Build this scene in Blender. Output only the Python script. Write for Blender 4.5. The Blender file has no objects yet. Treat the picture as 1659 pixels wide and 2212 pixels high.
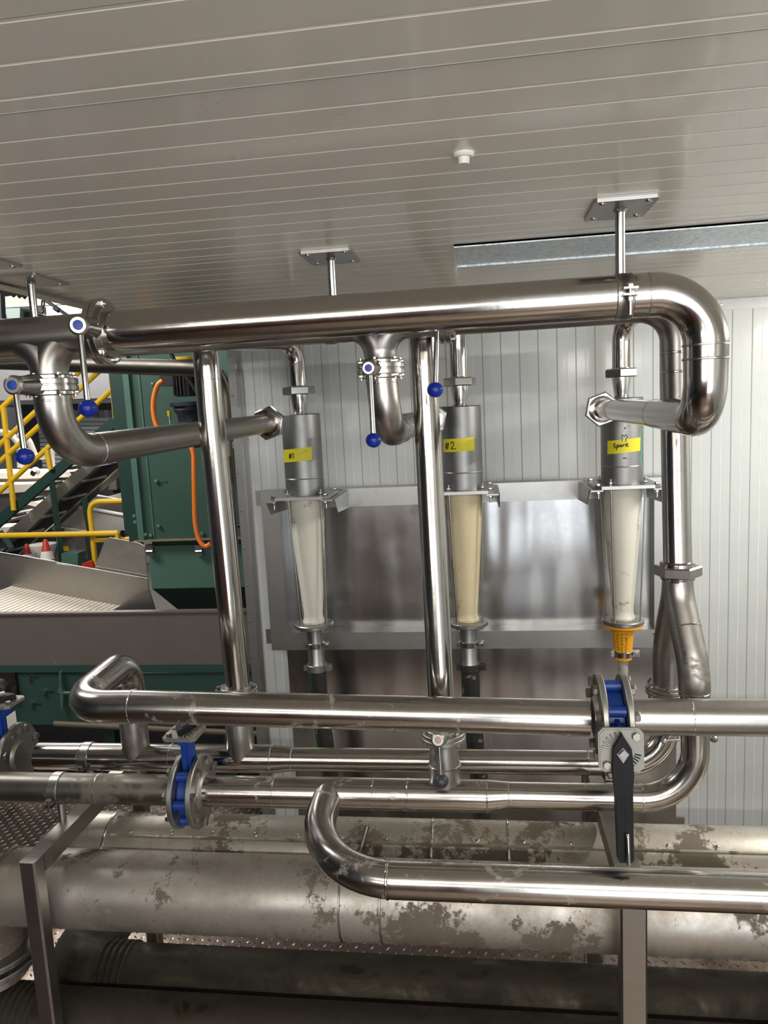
import bpy, math, random
from mathutils import Vector, Matrix, Quaternion
random.seed(7)
V = Vector
PI = math.pi
R = math.radians
scene = bpy.context.scene
COL = scene.collection

# ------------------------------------------------------------------ camera
F_PX, YAW, PITCH, ROLL = 1600.0, R(7.736), R(7.97), R(-2.912)
fw = V((-math.sin(YAW), math.cos(YAW), 0)); rt = V((math.cos(YAW), math.sin(YAW), 0)); up = V((0, 0, 1))
FW = fw * math.cos(PITCH) - up * math.sin(PITCH)
U2 = up * math.cos(PITCH) + fw * math.sin(PITCH)
RT = rt * math.cos(ROLL) + U2 * math.sin(ROLL)
UP = U2 * math.cos(ROLL) - rt * math.sin(ROLL)
cam = bpy.data.cameras.new('camera'); camo = bpy.data.objects.new('camera', cam); COL.objects.link(camo)
cam.sensor_fit = 'HORIZONTAL'; cam.sensor_width = 36; cam.lens = 36 * F_PX / 1659
cam.clip_start = 0.05; cam.clip_end = 100
camo.matrix_world = Matrix(((RT.x, UP.x, -FW.x, 0), (RT.y, UP.y, -FW.y, 0), (RT.z, UP.z, -FW.z, 0), (0, 0, 0, 1)))
scene.camera = camo

def at(x, y, Y):
    d = FW + RT * ((x - 829.5) / F_PX) - UP * ((y - 1106) / F_PX)
    return d * (Y / d.y)

# ------------------------------------------------------------------ materials
def newmat(name):
    m = bpy.data.materials.new(name); m.use_nodes = True
    nt = m.node_tree; b = nt.nodes['Principled BSDF']
    return m, nt, b
def L(nt, a, b): nt.links.new(a, b)
def coords(nt, scale=(1, 1, 1)):
    tc = nt.nodes.new('ShaderNodeTexCoord'); oi = nt.nodes.new('ShaderNodeObjectInfo')
    mul = nt.nodes.new('ShaderNodeVectorMath'); mul.operation = 'SCALE'; mul.inputs[3].default_value = 1.0
    cmb = nt.nodes.new('ShaderNodeCombineXYZ')
    mm = nt.nodes.new('ShaderNodeMath'); mm.operation = 'MULTIPLY'; mm.inputs[1].default_value = 7.3
    L(nt, oi.outputs['Random'], mm.inputs[0])
    for i in range(3): L(nt, mm.outputs[0], cmb.inputs[i])
    add = nt.nodes.new('ShaderNodeVectorMath'); add.operation = 'ADD'
    L(nt, tc.outputs['Object'], add.inputs[0]); L(nt, cmb.outputs[0], add.inputs[1])
    mp = nt.nodes.new('ShaderNodeMapping'); mp.inputs['Scale'].default_value = scale
    L(nt, add.outputs[0], mp.inputs['Vector'])
    return mp.outputs[0]
def noise(nt, vec, scale, detail=4, rough=0.55, dist=0.0):
    n = nt.nodes.new('ShaderNodeTexNoise'); n.inputs['Scale'].default_value = scale
    n.inputs['Detail'].default_value = detail; n.inputs['Roughness'].default_value = rough
    n.inputs['Distortion'].default_value = dist
    L(nt, vec, n.inputs['Vector']); return n.outputs['Fac']
def ramp(nt, fac, stops):
    r = nt.nodes.new('ShaderNodeValToRGB'); el = r.color_ramp.elements
    while len(el) < len(stops): el.new(0.5)
    for e, (p, c) in zip(el, stops):
        e.position = p; e.color = (c, c, c, 1) if isinstance(c, (int, float)) else (*c, 1)
    L(nt, fac, r.inputs[0]); return r.outputs[0]
def mix(nt, fac, a, b, typ='RGBA'):
    m = nt.nodes.new('ShaderNodeMix'); m.data_type = typ
    ia, ib = (6, 7) if typ == 'RGBA' else (2, 3)
    out = 2 if typ == 'RGBA' else 0
    for sock, v in ((0, fac), (ia, a), (ib, b)):
        if hasattr(v, 'links'): L(nt, v, m.inputs[sock])
        elif isinstance(v, (int, float)): m.inputs[sock].default_value = v
        else: m.inputs[sock].default_value = (*v, 1)
    return m.outputs[out]
def bump(nt, b, h, strength, dist=0.001):
    n = nt.nodes.new('ShaderNodeBump'); n.inputs['Strength'].default_value = strength
    n.inputs['Distance'].default_value = dist
    L(nt, h, n.inputs['Height']); L(nt, n.outputs[0], b.inputs['Normal'])

def steel(name, col=(.56, .545, .52), rough=.2, rvar=.1, dirt=0.0, dirtcol=(.16, .11, .065), dscale=6.0, drough=.7,
          brushed=None, bstr=.25, wave=None, aniso=0):
    m, nt, b = newmat(name)
    v = coords(nt)
    n1 = noise(nt, v, 9, 5)
    n2 = noise(nt, v, 60, 3)
    rr = mix(nt, n1, max(rough - rvar, .03), rough + rvar, 'FLOAT')
    c1 = mix(nt, ramp(nt, n2, [(.35, 0), (.7, 1)]), tuple(x * .93 for x in col), col)
    b.inputs['Metallic'].default_value = 1
    if dirt > 0:
        n3 = noise(nt, v, dscale, 8, .68, .6)
        f = ramp(nt, n3, [(max(.72 - dirt * .45, .05), 0), (min(.80 - dirt * .3, .95), 1)])
        f2 = mix(nt, f, 0.0, .85, 'FLOAT')
        L(nt, mix(nt, f2, c1, dirtcol), b.inputs['Base Color'])
        L(nt, mix(nt, f2, rr, drough, 'FLOAT'), b.inputs['Roughness'])
        L(nt, mix(nt, f2, 1.0, .05, 'FLOAT'), b.inputs['Metallic'])
    else:
        L(nt, c1, b.inputs['Base Color']); L(nt, rr, b.inputs['Roughness'])
    if brushed:
        vb = coords(nt, brushed)
        bump(nt, b, noise(nt, vb, 1, 3), bstr, .0006)
    elif wave:
        bump(nt, b, noise(nt, coords(nt, wave[0]), 1, 1, .4), wave[1], wave[2])
    else:
        bump(nt, b, noise(nt, v, 35, 3), .08, .002)
    if aniso: b.inputs['Anisotropic'].default_value = aniso
    return m
def paint(name, col, rough=.45, var=.12, spots=0, spotcol=(.1, .07, .05), metallic=0, sscale=14, coat=0, bstr=.1):
    m, nt, b = newmat(name)
    v = coords(nt); n1 = noise(nt, v, 7, 6, .6)
    c = mix(nt, n1, tuple(min(1, x * (1 - var)) for x in col), tuple(min(1, x * (1 + var)) for x in col))
    if spots:
        f = ramp(nt, noise(nt, v, sscale, 7, .7, .4), [(.74 - spots * .3, 0), (.8 - spots * .22, 1)])
        c = mix(nt, f, c, spotcol)
    L(nt, c, b.inputs['Base Color'])
    b.inputs['Roughness'].default_value = rough; b.inputs['Metallic'].default_value = metallic
    b.inputs['Coat Weight'].default_value = coat
    bump(nt, b, noise(nt, v, 40, 3), bstr, .001)
    return m

M = {}
M['polished'] = steel('polished_tube', (.53, .505, .47), .15, .06)
M['polished_dusty'] = steel('tube_with_dry_splashes', (.51, .485, .45), .2, .08, .27, (.3, .27, .22), 9)
M['satin'] = steel('satin_tube', (.42, .40, .375), .33, .08)
M['satin_stained'] = steel('stained_tube', (.42, .40, .375), .36, .1, .33, (.2, .16, .11), 7)
M['dull'] = steel('dull_tube', (.2, .185, .16), .42, .1, .42, (.13, .105, .07), 6)
M['pickled'] = steel('pickled_body', (.30, .30, .30), .45, .06)
M['bright'] = steel('bright_fitting', (.66, .65, .63), .16, .08)
M['plate'] = steel('plate_steel', (.42, .41, .40), .36, .08)
M['flange'] = steel('cast_flange', (.36, .35, .325), .45, .1, .3, (.2, .16, .11), 10)
M['bolt'] = steel('bolt_steel', (.32, .30, .26), .4, .1, .3, (.12, .09, .06), 30)
M['sheet'] = steel('splash_sheet', (.50, .50, .50), .22, .05, wave=((4.2, 4.2, .75), 1.0, .030))
M['frame'] = steel('brushed_box_section', (.46, .455, .445), .38, .06, brushed=(5, 5, 260), bstr=.1)
M['post'] = steel('support_post', (.34, .32, .295), .38, .06, .16, (.2, .16, .12), 8)
M['duct'] = None
M['duct_dark'] = steel('grimy_duct', (.095, .082, .062), .5, .1, .75, (.022, .017, .01), 4.5, .85)
M['valve'] = steel('valve_body_steel', (.47, .455, .43), .24, .04)
M['grimy'] = steel('grimy_pipe', (.11, .10, .085), .45, .08)
M['cover'] = steel('duct_cover', (.50, .48, .44), .45, .1, .5, (.12, .09, .055), 5, .85)
M['trough'] = paint('trough_sheet', (.20, .17, .155), .42, .12, .3, (.34, .31, .28), metallic=.4, sscale=5)
M['chute'] = steel('chute_sheet', (.44, .41, .375), .45, .08)
M['rod'] = steel('rod', (.5, .5, .48), .25, .05)
M['spangle'] = None
M['blue'] = paint('blue_plastic', (.004, .022, .27), .3, .1)
M['cap'] = paint('blue_cap', (.005, .05, .35), .4, .1)
M['blue_paint'] = paint('blue_enamel', (.006, .035, .22), .4, .25, .5, (.12, .11, .1), sscale=9)
M['black'] = paint('black_plastic', (.010, .010, .011), .5, .3)
M['grey_ball'] = paint('grey_knob', (.03, .035, .038), .45, .2)
M['pink_cap'] = paint('pink_disc', (.45, .30, .26), .45, .1)
M['zinc'] = paint('zinc_casting', (.245, .235, .205), .42, .15, .35, (.14, .12, .09), .55)
M['poly'] = paint('white_polyurethane', (.66, .64, .56), .42, .06, .5, (.32, .23, .13), sscale=10)
M['poly_yellow'] = paint('yellowed_polyurethane', (.66, .56, .36), .42, .1, .5, (.45, .3, .13), sscale=9)
M['yellow_nozzle'] = paint('yellow_nozzle', (.75, .34, .01), .4, .08, .25, (.25, .12, .02))
M['tape'] = paint('yellow_tape', (.72, .63, .02), .5, .08)
M['ink'] = paint('black_ink', (.01, .01, .012), .5, .1)
M['green_ink'] = paint('green_marker', (.03, .42, .26), .5, .2)
M['hose'] = paint('dark_hose', (.022, .022, .02), .5, .3, .5, (.25, .24, .2), sscale=22)
M['hose_green'] = paint('hose_stripe', (.0, .10, .04), .5, .2)
M['rope'] = paint('cleaned_stub', (.35, .33, .28), .6, .3, .6, (.05, .04, .03), sscale=40)
M['green'] = paint('green_enamel', (.034, .078, .058), .42, .08, .12, (.05, .05, .04))
M['green_mid'] = paint('worn_green_enamel', (.026, .066, .055), .5, .15, .2, (.12, .11, .10))
M['green_light'] = paint('pale_green_enamel', (.062, .135, .104), .42, .06, .1, (.05, .06, .05))
M['green_dark'] = paint('dark_green_enamel', (.010, .036, .028), .45, .1, .1, (.03, .03, .03))
M['rust'] = paint('rusty_edge', (.22, .15, .09), .7, .25, .3)
M['tan'] = paint('tan_rail', (.13, .10, .065), .6, .25, .3)
M['yellow'] = paint('yellow_handrail', (.62, .38, .01), .4, .08, .15, (.2, .12, .03))
M['orange'] = paint('orange_conduit', (.85, .20, .02), .4, .05)
M['motor'] = paint('motor_black', (.012, .011, .011), .5, .4, .5, (.09, .06, .05))
M['motor_blue'] = paint('gearbox_blue', (.010, .012, .022), .5, .3, .6, (.05, .03, .025))
M['cable'] = paint('black_cable', (.008, .008, .008), .5, .2)
M['white_board'] = paint('cream_board', (.72, .66, .58), .55, .06, .15, (.4, .34, .25))
M['belt_white'] = paint('ribbed_white_belt', (.62, .56, .47), .55, .08, .3, (.35, .28, .2))
M['belt_black'] = paint('black_belt', (.015, .015, .015), .35, .3)
M['cleat'] = paint('worn_cleat', (.12, .12, .11), .6, .4, .5, (.03, .03, .03), sscale=30)
M['red'] = paint('red_plastic', (.42, .025, .012), .45, .1)
M['white_plastic'] = paint('white_plastic', (.7, .68, .64), .45, .05)
M['black'].node_tree.nodes['Principled BSDF'].inputs['Specular IOR Level'].default_value = .18
M['cream_pipe'] = paint('cream_pipe', (.42, .39, .34), .5)
M['hall_grey'] = paint('hall_lining', (.26, .26, .26), .6, .05)
M['plate_paint'] = paint('grey_plate', (.38, .35, .31), .5, .1, .2, (.2, .17, .12))
M['hall_wall'] = paint('hall_cladding', (.16, .175, .2), .6, .08)
M['hall_roof'] = paint('hall_roof', (.62, .60, .58), .7, .08)
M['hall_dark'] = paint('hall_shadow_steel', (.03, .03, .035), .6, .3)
M['shutter'] = paint('roller_shutter', (.5, .53, .54), .5, .06)
M['membrane'] = paint('black_membrane', (.01, .01, .01), .8, .3)
M['floor_conc'] = paint('hall_floor', (.06, .055, .05), .7, .2)
M['yard'] = paint('yard_concrete', (.5, .5, .48), .8, .1)
M['dado'] = paint('red_brown_wall', (.20, .06, .045), .6, .2)
M['room_wall'] = paint('room_wall', (.20, .185, .165), .5, .1)
M['skylight'] = None
M['tin'] = paint('trim_tin', (.38, .38, .37), .35, .08, metallic=.8)
M['hopper'] = paint('pale_hopper', (.27, .34, .31), .5, .1)
M['red_text'] = paint('red_text', (.5, .05, .03), .5, .1)

def mat_panel(name, col, rough):
    m, nt, b = newmat(name)
    v = coords(nt); n = noise(nt, v, 3, 6, .6)
    c = mix(nt, n, tuple(x * .93 for x in col), tuple(min(1, x * 1.05) for x in col))
    f = ramp(nt, noise(nt, coords(nt, (1, 1, 1)), 42, 5, .7), [(.74, 0), (.77, 1)])
    c = mix(nt, f, c, tuple(x * .55 for x in col))
    L(nt, c, b.inputs['Base Color'])
    L(nt, mix(nt, noise(nt, v, 5, 5), rough * .7, rough * 1.35, 'FLOAT'), b.inputs['Roughness'])
    b.inputs['Coat Weight'].default_value = .25; b.inputs['Coat Roughness'].default_value = .12
    bump(nt, b, noise(nt, coords(nt, (1.2, 4, 4)), 1.2, 1), .25, .003)
    return m
M['ceiling'] = mat_panel('ceiling_panel', (.80, .745, .655), .30)
M['wall'] = mat_panel('wall_panel', (.55, .575, .57), .34)
M['groove'] = paint('groove_line_glint', (.88, .86, .82), .4, .03)  # pale line colour; on the ceiling it paints caught light
M['groove_dark'] = paint('groove_dark_joint', (.36, .36, .35), .6, .05)  # dark line colour for panel joints and alternate wall grooves

def mat_spangle():
    m, nt, b = newmat('galvanised_spangle')
    v = coords(nt, (1, 1, 1))
    n = nt.nodes.new('ShaderNodeTexVoronoi'); n.inputs['Scale'].default_value = 95
    nz = nt.nodes.new('ShaderNodeTexNoise'); nz.inputs['Scale'].default_value = 40
    L(nt, v, nz.inputs['Vector'])
    ad = nt.nodes.new('ShaderNodeVectorMath'); ad.operation = 'MULTIPLY_ADD'
    L(nt, nz.outputs['Color'], ad.inputs[0]); ad.inputs[1].default_value = (.04, .04, .04); L(nt, v, ad.inputs[2])
    L(nt, ad.outputs[0], n.inputs['Vector'])
    g = ramp(nt, n.outputs['Color'], [(.1, (.50, .60, .68)), (.5, (.76, .85, .92)), (.9, (.9, .96, 1))])
    L(nt, g, b.inputs['Base Color']); b.inputs['Metallic'].default_value = .1; b.inputs['Roughness'].default_value = .4
    bump(nt, b, n.outputs['Color'], .35, .0015)
    return m
M['spangle'] = mat_spangle()
def mat_emit(name, col, s):
    m, nt, b = newmat(name); b.inputs['Emission Color'].default_value = (*col, 1)
    b.inputs['Emission Strength'].default_value = s; b.inputs['Base Color'].default_value = (.8, .8, .8, 1); return m
M['skylight'] = mat_emit('skylight', (.88, .87, .98), 1.0)
M['lamp'] = mat_emit('lamp_diffuser', (1, .97, .9), 30)
def mat_duct(name, base, amount, dark=(.075, .05, .03)):
    m, nt, b = newmat(name); v = coords(nt)
    big = noise(nt, v, 3.6, 3, .55, .15)
    fine = noise(nt, v, 34, 9, .78, .1)
    s = nt.nodes.new('ShaderNodeMath'); s.operation = 'MULTIPLY_ADD'; L(nt, fine, s.inputs[0]); s.inputs[1].default_value = .55; L(nt, big, s.inputs[2])
    blot = ramp(nt, s.outputs[0], [(.97 - amount * .3, 0), (1.01 - amount * .3, 1)])
    film = ramp(nt, noise(nt, v, 4, 8, .7), [(.38, 0), (.66, 1)])
    drip = ramp(nt, noise(nt, coords(nt, (34, 2.5, 2.5)), 1, 5, .65), [(.5, 0), (.72, 1)])
    tc = nt.nodes.new('ShaderNodeTexCoord'); sep = nt.nodes.new('ShaderNodeSeparateXYZ'); L(nt, tc.outputs['Object'], sep.inputs[0])
    low = ramp(nt, sep.outputs[2], [(.04, 1), (.14, 0)])
    dm = nt.nodes.new('ShaderNodeMath'); dm.operation = 'MULTIPLY'; L(nt, drip, dm.inputs[0]); L(nt, low, dm.inputs[1])
    c = mix(nt, mix(nt, film, 0.0, .75, 'FLOAT'), base, (.24, .19, .14))
    c = mix(nt, mix(nt, dm.outputs[0], 0.0, .6, 'FLOAT'), c, (.17, .125, .085))
    spk = ramp(nt, noise(nt, v, 95, 6, .7), [(.60, 0), (.66, 1)])
    sm = nt.nodes.new('ShaderNodeMath'); sm.operation = 'MULTIPLY'; L(nt, spk, sm.inputs[0]); L(nt, ramp(nt, noise(nt, v, 2.2, 4, .6), [(.42, 0), (.62, 1)]), sm.inputs[1])
    c = mix(nt, mix(nt, sm.outputs[0], 0.0, .8, 'FLOAT'), c, (.12, .085, .055))
    c = mix(nt, mix(nt, blot, 0.0, .85, 'FLOAT'), c, dark)
    L(nt, c, b.inputs['Base Color'])
    L(nt, mix(nt, blot, mix(nt, film, .85, .6, 'FLOAT'), .05, 'FLOAT'), b.inputs['Metallic'])
    L(nt, mix(nt, blot, mix(nt, film, .38, .6, 'FLOAT'), .8, 'FLOAT'), b.inputs['Roughness'])
    bump(nt, b, fine, .25, .002); return m
M['duct'] = mat_duct('large_duct', (.50, .47, .435), .46)
M['cover'] = mat_duct('duct_cover', (.54, .51, .45), .56)
def mat_checker():
    m, nt, b = newmat('tread_plate_steel')
    v = coords(nt); b.inputs['Metallic'].default_value = 1
    f = ramp(nt, noise(nt, v, 5, 7, .7), [(.4, 0), (.65, 1)])
    L(nt, mix(nt, f, (.3, .24, .2), (.12, .08, .06)), b.inputs['Base Color']); L(nt, mix(nt, f, .3, .6, 'FLOAT'), b.inputs['Roughness'])
    return m
M['tread'] = mat_checker()
M['tread_lug'] = steel('tread_lug', (.62, .56, .5), .2, .08)

# ------------------------------------------------------------------ mesh building
class MB:
    def __init__(s): s.v = []; s.f = []
    def add(s, vs, fs):
        o = len(s.v); s.v += [V(p) for p in vs]; s.f += [tuple(i + o for i in f) for f in fs]; return s
    def box(s, lo, hi, rot=None, c=None):
        lo, hi = V(lo), V(hi)
        vs = [V((x, y, z)) for x in (lo.x, hi.x) for y in (lo.y, hi.y) for z in (lo.z, hi.z)]
        if rot is not None:
            c = V(c) if c is not None else (lo + hi) / 2
            vs = [rot @ (p - c) + c for p in vs]
        return s.add(vs, [(0, 1, 3, 2), (4, 6, 7, 5), (0, 4, 5, 1), (2, 3, 7, 6), (0, 2, 6, 4), (1, 5, 7, 3)])
    def rbox(s, lo, hi, b=.004):
        """box with chamfered edges along z"""
        lo, hi = V(lo), V(hi)
        pts = [(lo.x + b, lo.y), (hi.x - b, lo.y), (hi.x, lo.y + b), (hi.x, hi.y - b), (hi.x - b, hi.y), (lo.x + b, hi.y), (lo.x, hi.y - b), (lo.x, lo.y + b)]
        return s.prism([V((x, y, lo.z)) for x, y in pts], V((0, 0, hi.z - lo.z)))
    def prism(s, pts, d):
        pts = [V(p) for p in pts]; n = len(pts); d = V(d)
        vs = pts + [p + d for p in pts]
        fs = [tuple(range(n))[::-1], tuple(range(n, 2 * n))] + [(i, (i + 1) % n, n + (i + 1) % n, n + i) for i in range(n)]
        return s.add(vs, fs)
    def tube(s, pts, rad, n=32, caps=True, closed=False):
        pts = [V(p) for p in pts]; m = len(pts)
        rads = rad if isinstance(rad, (list, tuple)) else [rad] * m
        tans = []
        for i in range(m):
            a = pts[max(i - 1, 0)]; b = pts[min(i + 1, m - 1)]
            if (b - a).length < 1e-9: b = a + V((0, 0, 1))
            # keep tangents stable where points repeat
            t = (b - a).normalized(); tans.append(t)
        ref = V((0, 0, 1)) if abs(tans[0].z) < .9 else V((0, 1, 0))
        nx = (ref - tans[0] * ref.dot(tans[0])).normalized()
        vs = []
        for i in range(m):
            t = tans[i]; nx = (nx - t * nx.dot(t)).normalized(); ny = t.cross(nx)
            for k in range(n):
                a = 2 * PI * k / n
                vs.append(pts[i] + (nx * math.cos(a) + ny * math.sin(a)) * rads[i])
        fs = []
        for i in range(m - 1):
            for k in range(n):
                k2 = (k + 1) % n
                fs.append((i * n + k, i * n + k2, (i + 1) * n + k2, (i + 1) * n + k))
        if caps: fs += [tuple(range(n))[::-1], tuple(range((m - 1) * n, m * n))]
        return s.add(vs, fs)
    def lathe(s, base, axis, prof, n=40, caps=True, start=0.0):
        """prof: list of (distance along axis, radius)"""
        axis = V(axis).normalized(); base = V(base)
        ref = V((0, 0, 1)) if abs(axis.z) < .9 else V((1, 0, 0))
        nx = (ref - axis * ref.dot(axis)).normalized(); ny = axis.cross(nx)
        vs = []
        for d, r in prof:
            for k in range(n):
                a = 2 * PI * k / n + start
                vs.append(base + axis * d + (nx * math.cos(a) + ny * math.sin(a)) * r)
        m = len(prof); fs = []
        for i in range(m - 1):
            for k in range(n):
                k2 = (k + 1) % n
                fs.append((i * n + k, i * n + k2, (i + 1) * n + k2, (i + 1) * n + k))
        if caps: fs += [tuple(range(n))[::-1], tuple(range((m - 1) * n, m * n))]
        return s.add(vs, fs)
    def disc(s, c, axis, r, t, b=.003, n=48, start=0.0):
        axis = V(axis).normalized(); c = V(c)
        return s.lathe(c - axis * t / 2, axis, [(0, r - b), (b, r), (t - b, r), (t, r - b)], n, True, start)
    def ring(s, c, axis, ri, ro, w, n=48):
        axis = V(axis).normalized(); c = V(c) - axis * w / 2
        b = min(.002, w * .3)
        return s.lathe(c, axis, [(0, ri), (0, ro - b), (b, ro), (w - b, ro), (w, ro - b), (w, ri), (0, ri)], n, False)
    def hexnut(s, c, axis, r, t, start=0.0):
        axis = V(axis).normalized(); c = V(c) - axis * t / 2
        return s.lathe(c, axis, [(0, r * .93), (t * .12, r), (t * .88, r), (t, r * .93)], 6, True, start)
    def sphere(s, c, r, n=32, sq=1.0, axis=(0, 0, 1)):
        prof = [(-r * sq * math.cos(PI * i / 18), r * math.sin(PI * i / 18) + 1e-5) for i in range(19)]
        return s.lathe(c, axis, prof, n)
    def quad(s, a, b, c, d): return s.add([a, b, c, d], [(0, 1, 2, 3)])

def build(name, mb, mat, parent=None, sharp=35):
    me = bpy.data.meshes.new(name)
    off = parent_world(parent) if parent is not None else V((0, 0, 0))
    me.from_pydata([tuple(p - off) for p in mb.v], [], mb.f); me.validate(); me.update()
    import bmesh
    bm = bmesh.new(); bm.from_mesh(me); bmesh.ops.recalc_face_normals(bm, faces=bm.faces); bm.to_mesh(me); bm.free()
    for p in me.polygons: p.use_smooth = True
    try: me.set_sharp_from_angle(angle=R(sharp))
    except Exception: pass
    o = bpy.data.objects.new(name, me); COL.objects.link(o)
    me.materials.append(M[mat])
    if parent is not None: o.parent = parent
    return o
def parent_world(p):
    w = V((0, 0, 0))
    while p is not None: w += V(p.location); p = p.parent
    return w
def T(name, label, cat, loc=(0, 0, 0), group=None):
    o = bpy.data.objects.new(name, None); o.empty_display_size = .05; COL.objects.link(o); o.location = loc
    o['label'] = label; o['category'] = cat
    if group: o['group'] = group
    return o
def TB(name, mb, mat, label, cat, group=None):
    o = build(name, mb, mat); recentre(o); o['label'] = label; o['category'] = cat
    if group: o['group'] = group
    return o
def recentre(o):
    me = o.data; n = len(me.vertices)
    if not n: return
    c = sum((v.co for v in me.vertices), V((0, 0, 0))) / n; c.z = min(v.co.z for v in me.vertices)
    me.transform(Matrix.Translation(-c)); o.location = c
def struct(name, mb, mat, parent=None, sharp=35):
    o = build(name, mb, mat, parent, sharp); o['kind'] = 'structure'; return o
def dup(root, loc, label, group=None):
    r = root.copy(); COL.objects.link(r); r.location = loc; r['label'] = label
    if group: r['group'] = group
    for ch in list(root.children):
        c = ch.copy(); COL.objects.link(c); c.parent = r
        for g in ch.children:
            d = g.copy(); COL.objects.link(d); d.parent = c
    return r

def route(pts, steps=14):
    """pts: list of (point, bend radius, pipe radius). returns centreline points and radii"""
    P = [V(p[0]) for p in pts]; out = []; rad = []
    for i, (p, br, pr) in enumerate(pts):
        if i == 0 or i == len(pts) - 1 or br <= 0:
            out.append(P[i]); rad.append(pr); continue
        a = (P[i - 1] - P[i]).normalized(); b = (P[i + 1] - P[i]).normalized()
        ang = a.angle(b); d = br / math.tan(ang / 2)
        d = min(d, (P[i - 1] - P[i]).length * .98, (P[i + 1] - P[i]).length * .98); br2 = d * math.tan(ang / 2)
        c = P[i] + (a + b).normalized() * (br2 / math.sin(ang / 2))
        s = P[i] + a * d - c; e = P[i] + b * d - c
        tot = s.angle(e); ax = s.cross(e).normalized()
        for k in range(steps + 1):
            out.append(c + Quaternion(ax, tot * k / steps) @ s); rad.append(pr)
    return out, rad
def pipe(pts, n=40):
    o, r = route(pts); return MB().tube(o, r, n)
def weld(c, axis, r, w=.004, h=.0022):
    """slightly uneven weld bead"""
    axis = V(axis).normalized(); c = V(c)
    ref = V((0, 0, 1)) if abs(axis.z) < .9 else V((1, 0, 0))
    nx = (ref - axis * ref.dot(axis)).normalized(); ny = axis.cross(nx)
    n = 72; vs = []; fs = []
    for k in range(n):
        a = 2 * PI * k / n; j = random.uniform(-.0008, .0008)
        d = nx * math.cos(a) + ny * math.sin(a); hh = h * random.uniform(.75, 1.25)
        for q, (u, hgt) in enumerate(((-w, -.001), (-w * .4, hh), (w * .4, hh), (w, -.001))):
            vs.append(c + axis * (u + j) + d * (r + hgt))
    for k in range(n):
        k2 = (k + 1) % n
        for q in range(3): fs.append((k * 4 + q, k * 4 + q + 1, k2 * 4 + q + 1, k2 * 4 + q))
    m = MB(); m.add(vs, fs); return m
def bolts(mb, c, axis, r, n, hr=.009, ht=.01, side=1, start=0.0, off=0.0, skip=()):
    axis = V(axis).normalized(); c = V(c)
    ref = V((0, 0, 1)) if abs(axis.z) < .9 else V((1, 0, 0))
    nx = (ref - axis * ref.dot(axis)).normalized(); ny = axis.cross(nx)
    res = []
    for k in range(n):
        a = 2 * PI * k / n + start
        res.append(c + (nx * math.cos(a) + ny * math.sin(a)) * r + axis * (off + side * ht / 2))
    if mb is not None:
        for p in res: mb.hexnut(p, axis, hr, ht)
    return res
def bolt_parts(pts, axis, parent, hr=.009, ht=.01, mat='bolt', stud=0.0, name='bolt'):
    for p in pts:
        m = MB().hexnut(p, axis, hr, ht)
        if stud: m.lathe(V(p), axis, [(0, hr * .5), (stud, hr * .5)], 12)
        build(name, m, mat, parent)

# ------------------------------------------------------------------ room shell
H = .487; YW = 4.3; FZ = -2.65; CXL = -1.6; XR = 2.7; YF = -3.2
# ceiling: profile across Y with shallow V grooves every 0.1 m
def grooved(lo, hi, start, pitch, gw=.005, gd=.003):
    pr = [(lo, 0)]
    y = start
    while y < hi - gw:
        if y > lo + gw: pr += [(y - gw, 0), (y - gw * .3, gd), (y + gw * .3, gd), (y + gw, 0)]
        y += pitch
    pr.append((hi, 0)); return pr
g0 = .908 - 1.0 * 41
YJ = 1.156
pr = grooved(YF, YJ - .02, .908 - 4.5, .1)[:-1] + grooved(YJ + .02, YW, 1.262, .1)
m = MB()
for (a, da), (b, db) in zip(pr, pr[1:]):
    m.quad((CXL, a, H + da), (XR, a, H + da), (XR, b, H + db), (CXL, b, H + db))
m.box((CXL, YF, H + .02), (XR, YW, H + .12))
struct('ceiling', m, 'ceiling', sharp=10)
# pale lines in the grooves, painting the light they catch
m = MB()
gy = [.908 - .1 * k for k in range(40)] + [1.105] + [1.262 + .1 * k for k in range(31)]
for y in gy:
    if YF + .02 < y < YW - .02: m.quad((CXL, y - .0026, H + .0008), (XR, y - .0026, H + .0008), (XR, y + .0026, H + .0008), (CXL, y + .0026, H + .0008))
struct('trim_1', m, 'groove')
# ceiling edge trims, joint strip
struct('trim_2', MB().box((CXL - .035, 1.6, H - .012), (CXL + .012, YW, H + .1)).box((CXL - .03, 1.6, H - .016), (CXL + .03, YW, H - .012)), 'tin')
m = MB().box((.62, YW - .06, H - .045), (XR, YW, H - .001)); struct('trim_3', MB().box((-1.43, YW - .004, H - .058), (XR, YW, H - .002)), 'pickled')
mm = MB()
for i in range(16): mm.lathe((1.2 + i * .27 - 2.6, YW - .004, H - .026), (0, -1, 0), [(0, .006), (.003, .006), (.004, .003)], 10)
struct('trim_4', mm, 'bright')
# dark panel joints in ceiling
m = MB()
for yj in (YJ, 2.31, 3.41): m.box((CXL, yj - .0016, H - .0006), (XR, yj + .0016, H + .001))
struct('trim_5', m, 'groove_dark')
# wall: vertical grooves
pitch = .0515
XL = -1.43
m = MB(); pr = grooved(XL, XR, XL + .06, pitch, .003, .0022)
for (a, da), (b, db) in zip(pr, pr[1:]):
    m.quad((a, YW + da, FZ), (b, YW + db, FZ), (b, YW + db, H), (a, YW + da, H))
m.box((XL, YW + .01, FZ), (XR, YW + .11, H))
struct('wall_back', m, 'wall', sharp=10)
md, ml = MB(), MB(); x = XL + .06; k = 0
while x < XR - .01:
    (md if k % 2 else ml).quad((x - .0018, YW - .0004, FZ), (x + .0018, YW - .0004, FZ), (x + .0018, YW - .0004, H), (x - .0018, YW - .0004, H))
    x += pitch; k += 1
struct('trim_6', md, 'groove_dark'); struct('trim_7', ml, 'groove')
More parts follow.
